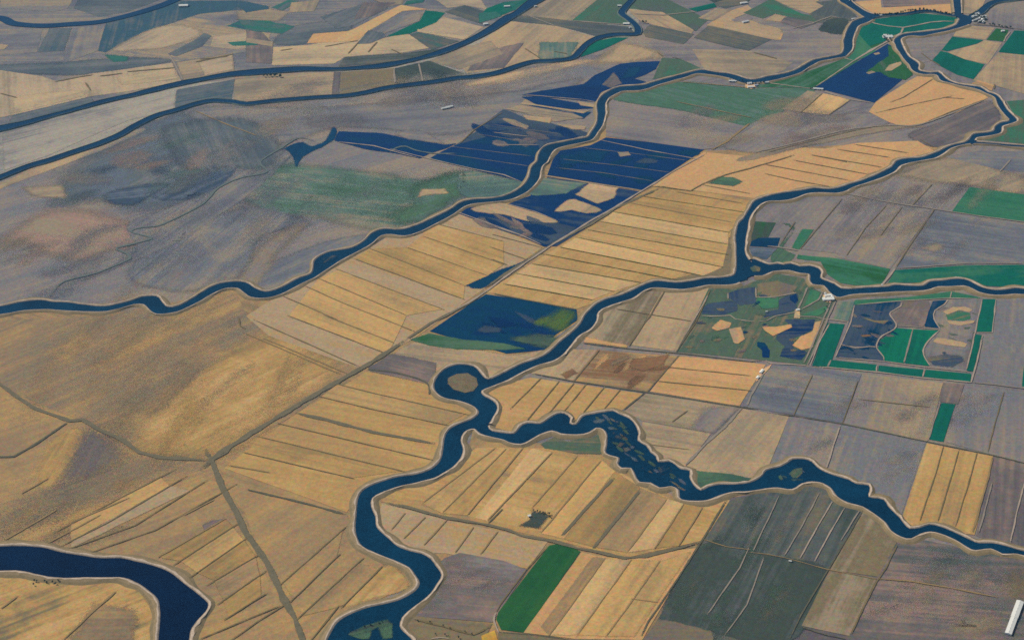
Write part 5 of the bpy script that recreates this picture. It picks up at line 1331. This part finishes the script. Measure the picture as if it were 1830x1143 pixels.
# small town by the waterway meeting
spots = [(1738, 32, .9), (1743, 30, .2), (1748, 29, 1.1), (1752, 33, .4), (1746, 36, .7), (1757, 31, .1), (1755, 37, 1.2), (1741, 38, .5), (1760, 35, .8), (1750, 40, .3), (1757, 41, 1.0), (1745, 26, .6)]
for i, (x, y, a) in enumerate(spots):
    B('house', 'white roofed house among the trees of the small town', 'house', (x, y), 18 + 8 * (i % 3), 12, 5, 3.5, a, WHITE if i % 3 else CREAM, group='houses of the small town')

# ------------------------------------------------------------------ trees
LEAF = plain('tree_leaves', (0.05, 0.08, 0.045), 0.8, 0.45, 0.4)
BARK = plain('tree_bark', (0.12, 0.09, 0.06), 0.9, 0.2)
def tree_proto(seed, h, r):
    rnd = random.Random(seed)
    v, f = [], []
    n = 7
    for k, (z, q) in enumerate(((0, .5), (h * .35, .34), (h * .7, .15))):
        for j in range(n):
            a = 2 * math.pi * j / n
            v.append((math.cos(a) * q, math.sin(a) * q, z))
    for k in range(2):
        for j in range(n):
            f.append((k * n + j, k * n + (j + 1) % n, (k + 1) * n + (j + 1) % n, (k + 1) * n + j))
    for b in range(4):
        a = b * 1.6 + rnd.random()
        i0 = len(v)
        z0, z1 = h * .3, h * (.5 + .08 * b)
        x1, y1 = math.cos(a) * r * .6, math.sin(a) * r * .6
        v += [(-.12, 0, z0), (.12, 0, z0), (0, .15, z0), (x1 - .05, y1, z1), (x1 + .05, y1, z1), (x1, y1 + .05, z1)]
        f += [(i0, i0 + 1, i0 + 4, i0 + 3), (i0 + 1, i0 + 2, i0 + 5, i0 + 4), (i0 + 2, i0, i0 + 3, i0 + 5)]
    tv, tf = v, f
    v, f = [], []
    clumps = [(rnd.gauss(0, r * .38), rnd.gauss(0, r * .38), h * (.45 + .45 * rnd.random()), r * (.3 + .2 * rnd.random())) for _ in range(11)]
    for cx, cy, cz, cr in clumps:
        for _ in range(34):
            d = Vector((rnd.gauss(0, 1), rnd.gauss(0, 1), rnd.gauss(0, .8))).normalized()
            p = Vector((cx, cy, cz)) + d * cr * (.6 + .5 * rnd.random())
            s = .75 + .5 * rnd.random()
            t = d.cross(Vector((rnd.random(), rnd.random(), rnd.random()))).normalized() * s
            u = d.cross(t).normalized() * s
            i0 = len(v)
            v += [tuple(p + t), tuple(p + u * .8), tuple(p - t), tuple(p - u * .8)]
            f.append((i0, i0 + 1, i0 + 2, i0 + 3))
    e = bpy.data.objects.new('tree', None)
    tr = bpy.data.objects.new('trunk', bpy.data.meshes.new('trunk'))
    tr.data.from_pydata(tv, [], tf)
    tr.data.materials.append(BARK)
    cr_ = bpy.data.objects.new('crown', bpy.data.meshes.new('crown'))
    cr_.data.from_pydata(v, [], f)
    cr_.data.materials.append(LEAF)
    return e, tr, cr_
PROTO = [tree_proto(3, 11, 5.0), tree_proto(8, 9, 5.5), tree_proto(15, 13, 5.0)]
def plant_tree(px, label, group, rnd, z=2.6, sc=1.0):
    e, tr, cr_ = PROTO[rnd.randrange(3)]
    c = e.copy()
    C.objects.link(c)
    x, y = ground(*px)
    c.location = (x, y, z)
    s = sc * (.8 + .5 * rnd.random())
    c.scale = (s, s, s)
    c.rotation_euler = (0, 0, rnd.random() * 6.28)
    tag(c, label, 'tree', group)
    for q in (tr, cr_):
        d = q.copy()
        C.objects.link(d)
        d.parent = c
def tree_row(label, group, s, n, spread=1.0, sc=1.0, seed=1):
    rnd = random.Random(seed)
    p = pts(s)
    tot = [0]
    for a, b in zip(p, p[1:]):
        tot.append(tot[-1] + math.hypot(b[0] - a[0], b[1] - a[1]))
    for k in range(n):
        t = (k + rnd.random() * .9) / n * tot[-1]
        i = max(j for j in range(len(p) - 1) if tot[j] <= t)
        q = (t - tot[i]) / max(1e-6, tot[i + 1] - tot[i])
        plant_tree((p[i][0] + (p[i + 1][0] - p[i][0]) * q + rnd.gauss(0, spread), p[i][1] + (p[i + 1][1] - p[i][1]) * q + rnd.gauss(0, spread * .4)), label, group, rnd, sc=sc)
tree_row('dark tree in the row along the north bank of the island slough', 'tree row north of the green island', "@n 430,140 560,150 640,140 720,118 800,106 900,102 980,112 1060,130 1160,140", 34, .6, 1.1, 1)
tree_row('dark tree among the white roofs of the small town', 'trees of the small town', "@n 1340,150 1400,160 1460,180 1440,215 1380,210 1350,190", 22, 2.0, 1.0, 2)
tree_row('tree along the drain east of the small town', 'trees along the town drain', "@n 1460,238 1540,244 1660,264 1720,270", 9, .6, 1.0, 3)
tree_row('dark tree beside the farms on the winding slough levee', 'trees by the levee farms', "@k 20,915 150,935 220,960 330,960 430,945", 14, 1.0, .9, 4)
tree_row('dark tree beside the big barn on the island tip', 'trees by the island tip farm', "@n 515,350 535,385 590,390 545,335", 6, .8, 1.0, 5)
tree_row('tree near the shed at the corner of the flooded square', 'trees at the flooded square corner', "@14 300,635 345,620", 3, .5, .8, 6)
tree_row('dark bush like tree on the river bank of the gold corner field', 'trees of the gold corner field bank', "@41 220,755 270,725 330,740 400,735 420,770", 9, 3.5, .6, 7)
tree_row('tree around the small dark green farm plot', 'trees of the small farm plot', "@43 280,235 400,265 395,300", 7, .8, .7, 8)
tree_row('tree beside the white sheds of the river bend yard', 'trees of the river bend yard', "@m 1245,380 1235,420 1300,470 1225,540", 6, 1.0, .7, 9)
tree_row('lone tree in the elbow of the slender slough', 'trees of the slender slough elbow', "@13 1055,160 1080,165", 3, .6, 1.1, 10)
tree_row('dark tree in the scrub at the foot of the river', 'trees of the river bank scrub', "@42 1200,1010 1450,1060 1600,1110 1500,1130 1250,1080", 10, 3.0, .5, 11)
tree_row('tree on the levee of the far river above the striped lots', 'trees on the far river levee', "@12 120,545 200,540 240,545", 6, .8, 1.3, 12)
tree_row('tree by the hut of the reed bank at the bottom of the river', 'trees of the reed bank', "@42 830,1060 960,1020", 5, 1.5, .5, 13)

# ------------------------------------------------------------------ the air
def haze():
    v, f = [], []
    box(v, f, -30000, -7000, -1.0, 30000, 40000, H + 200)
    me_o = link('haze', v, f, [])
    m = bpy.data.materials.new('haze_air')
    m.use_nodes = True
    t = m.node_tree
    t.nodes.clear()
    out = nn(t, 'ShaderNodeOutputMaterial')
    pv = nn(t, 'ShaderNodeVolumePrincipled')
    pv.inputs['Color'].default_value = (0.20, 0.56, 1.0, 1)
    pv.inputs['Density'].default_value = 8.5e-6
    pv.inputs['Anisotropy'].default_value = 0.3
    t.links.new(pv.outputs[0], out.inputs['Volume'])
    me_o.data.materials.clear()
    me_o.data.materials.append(m)
    tag(me_o, 'thin blue grey haze over the whole valley', 'haze', None, 'stuff')
haze()
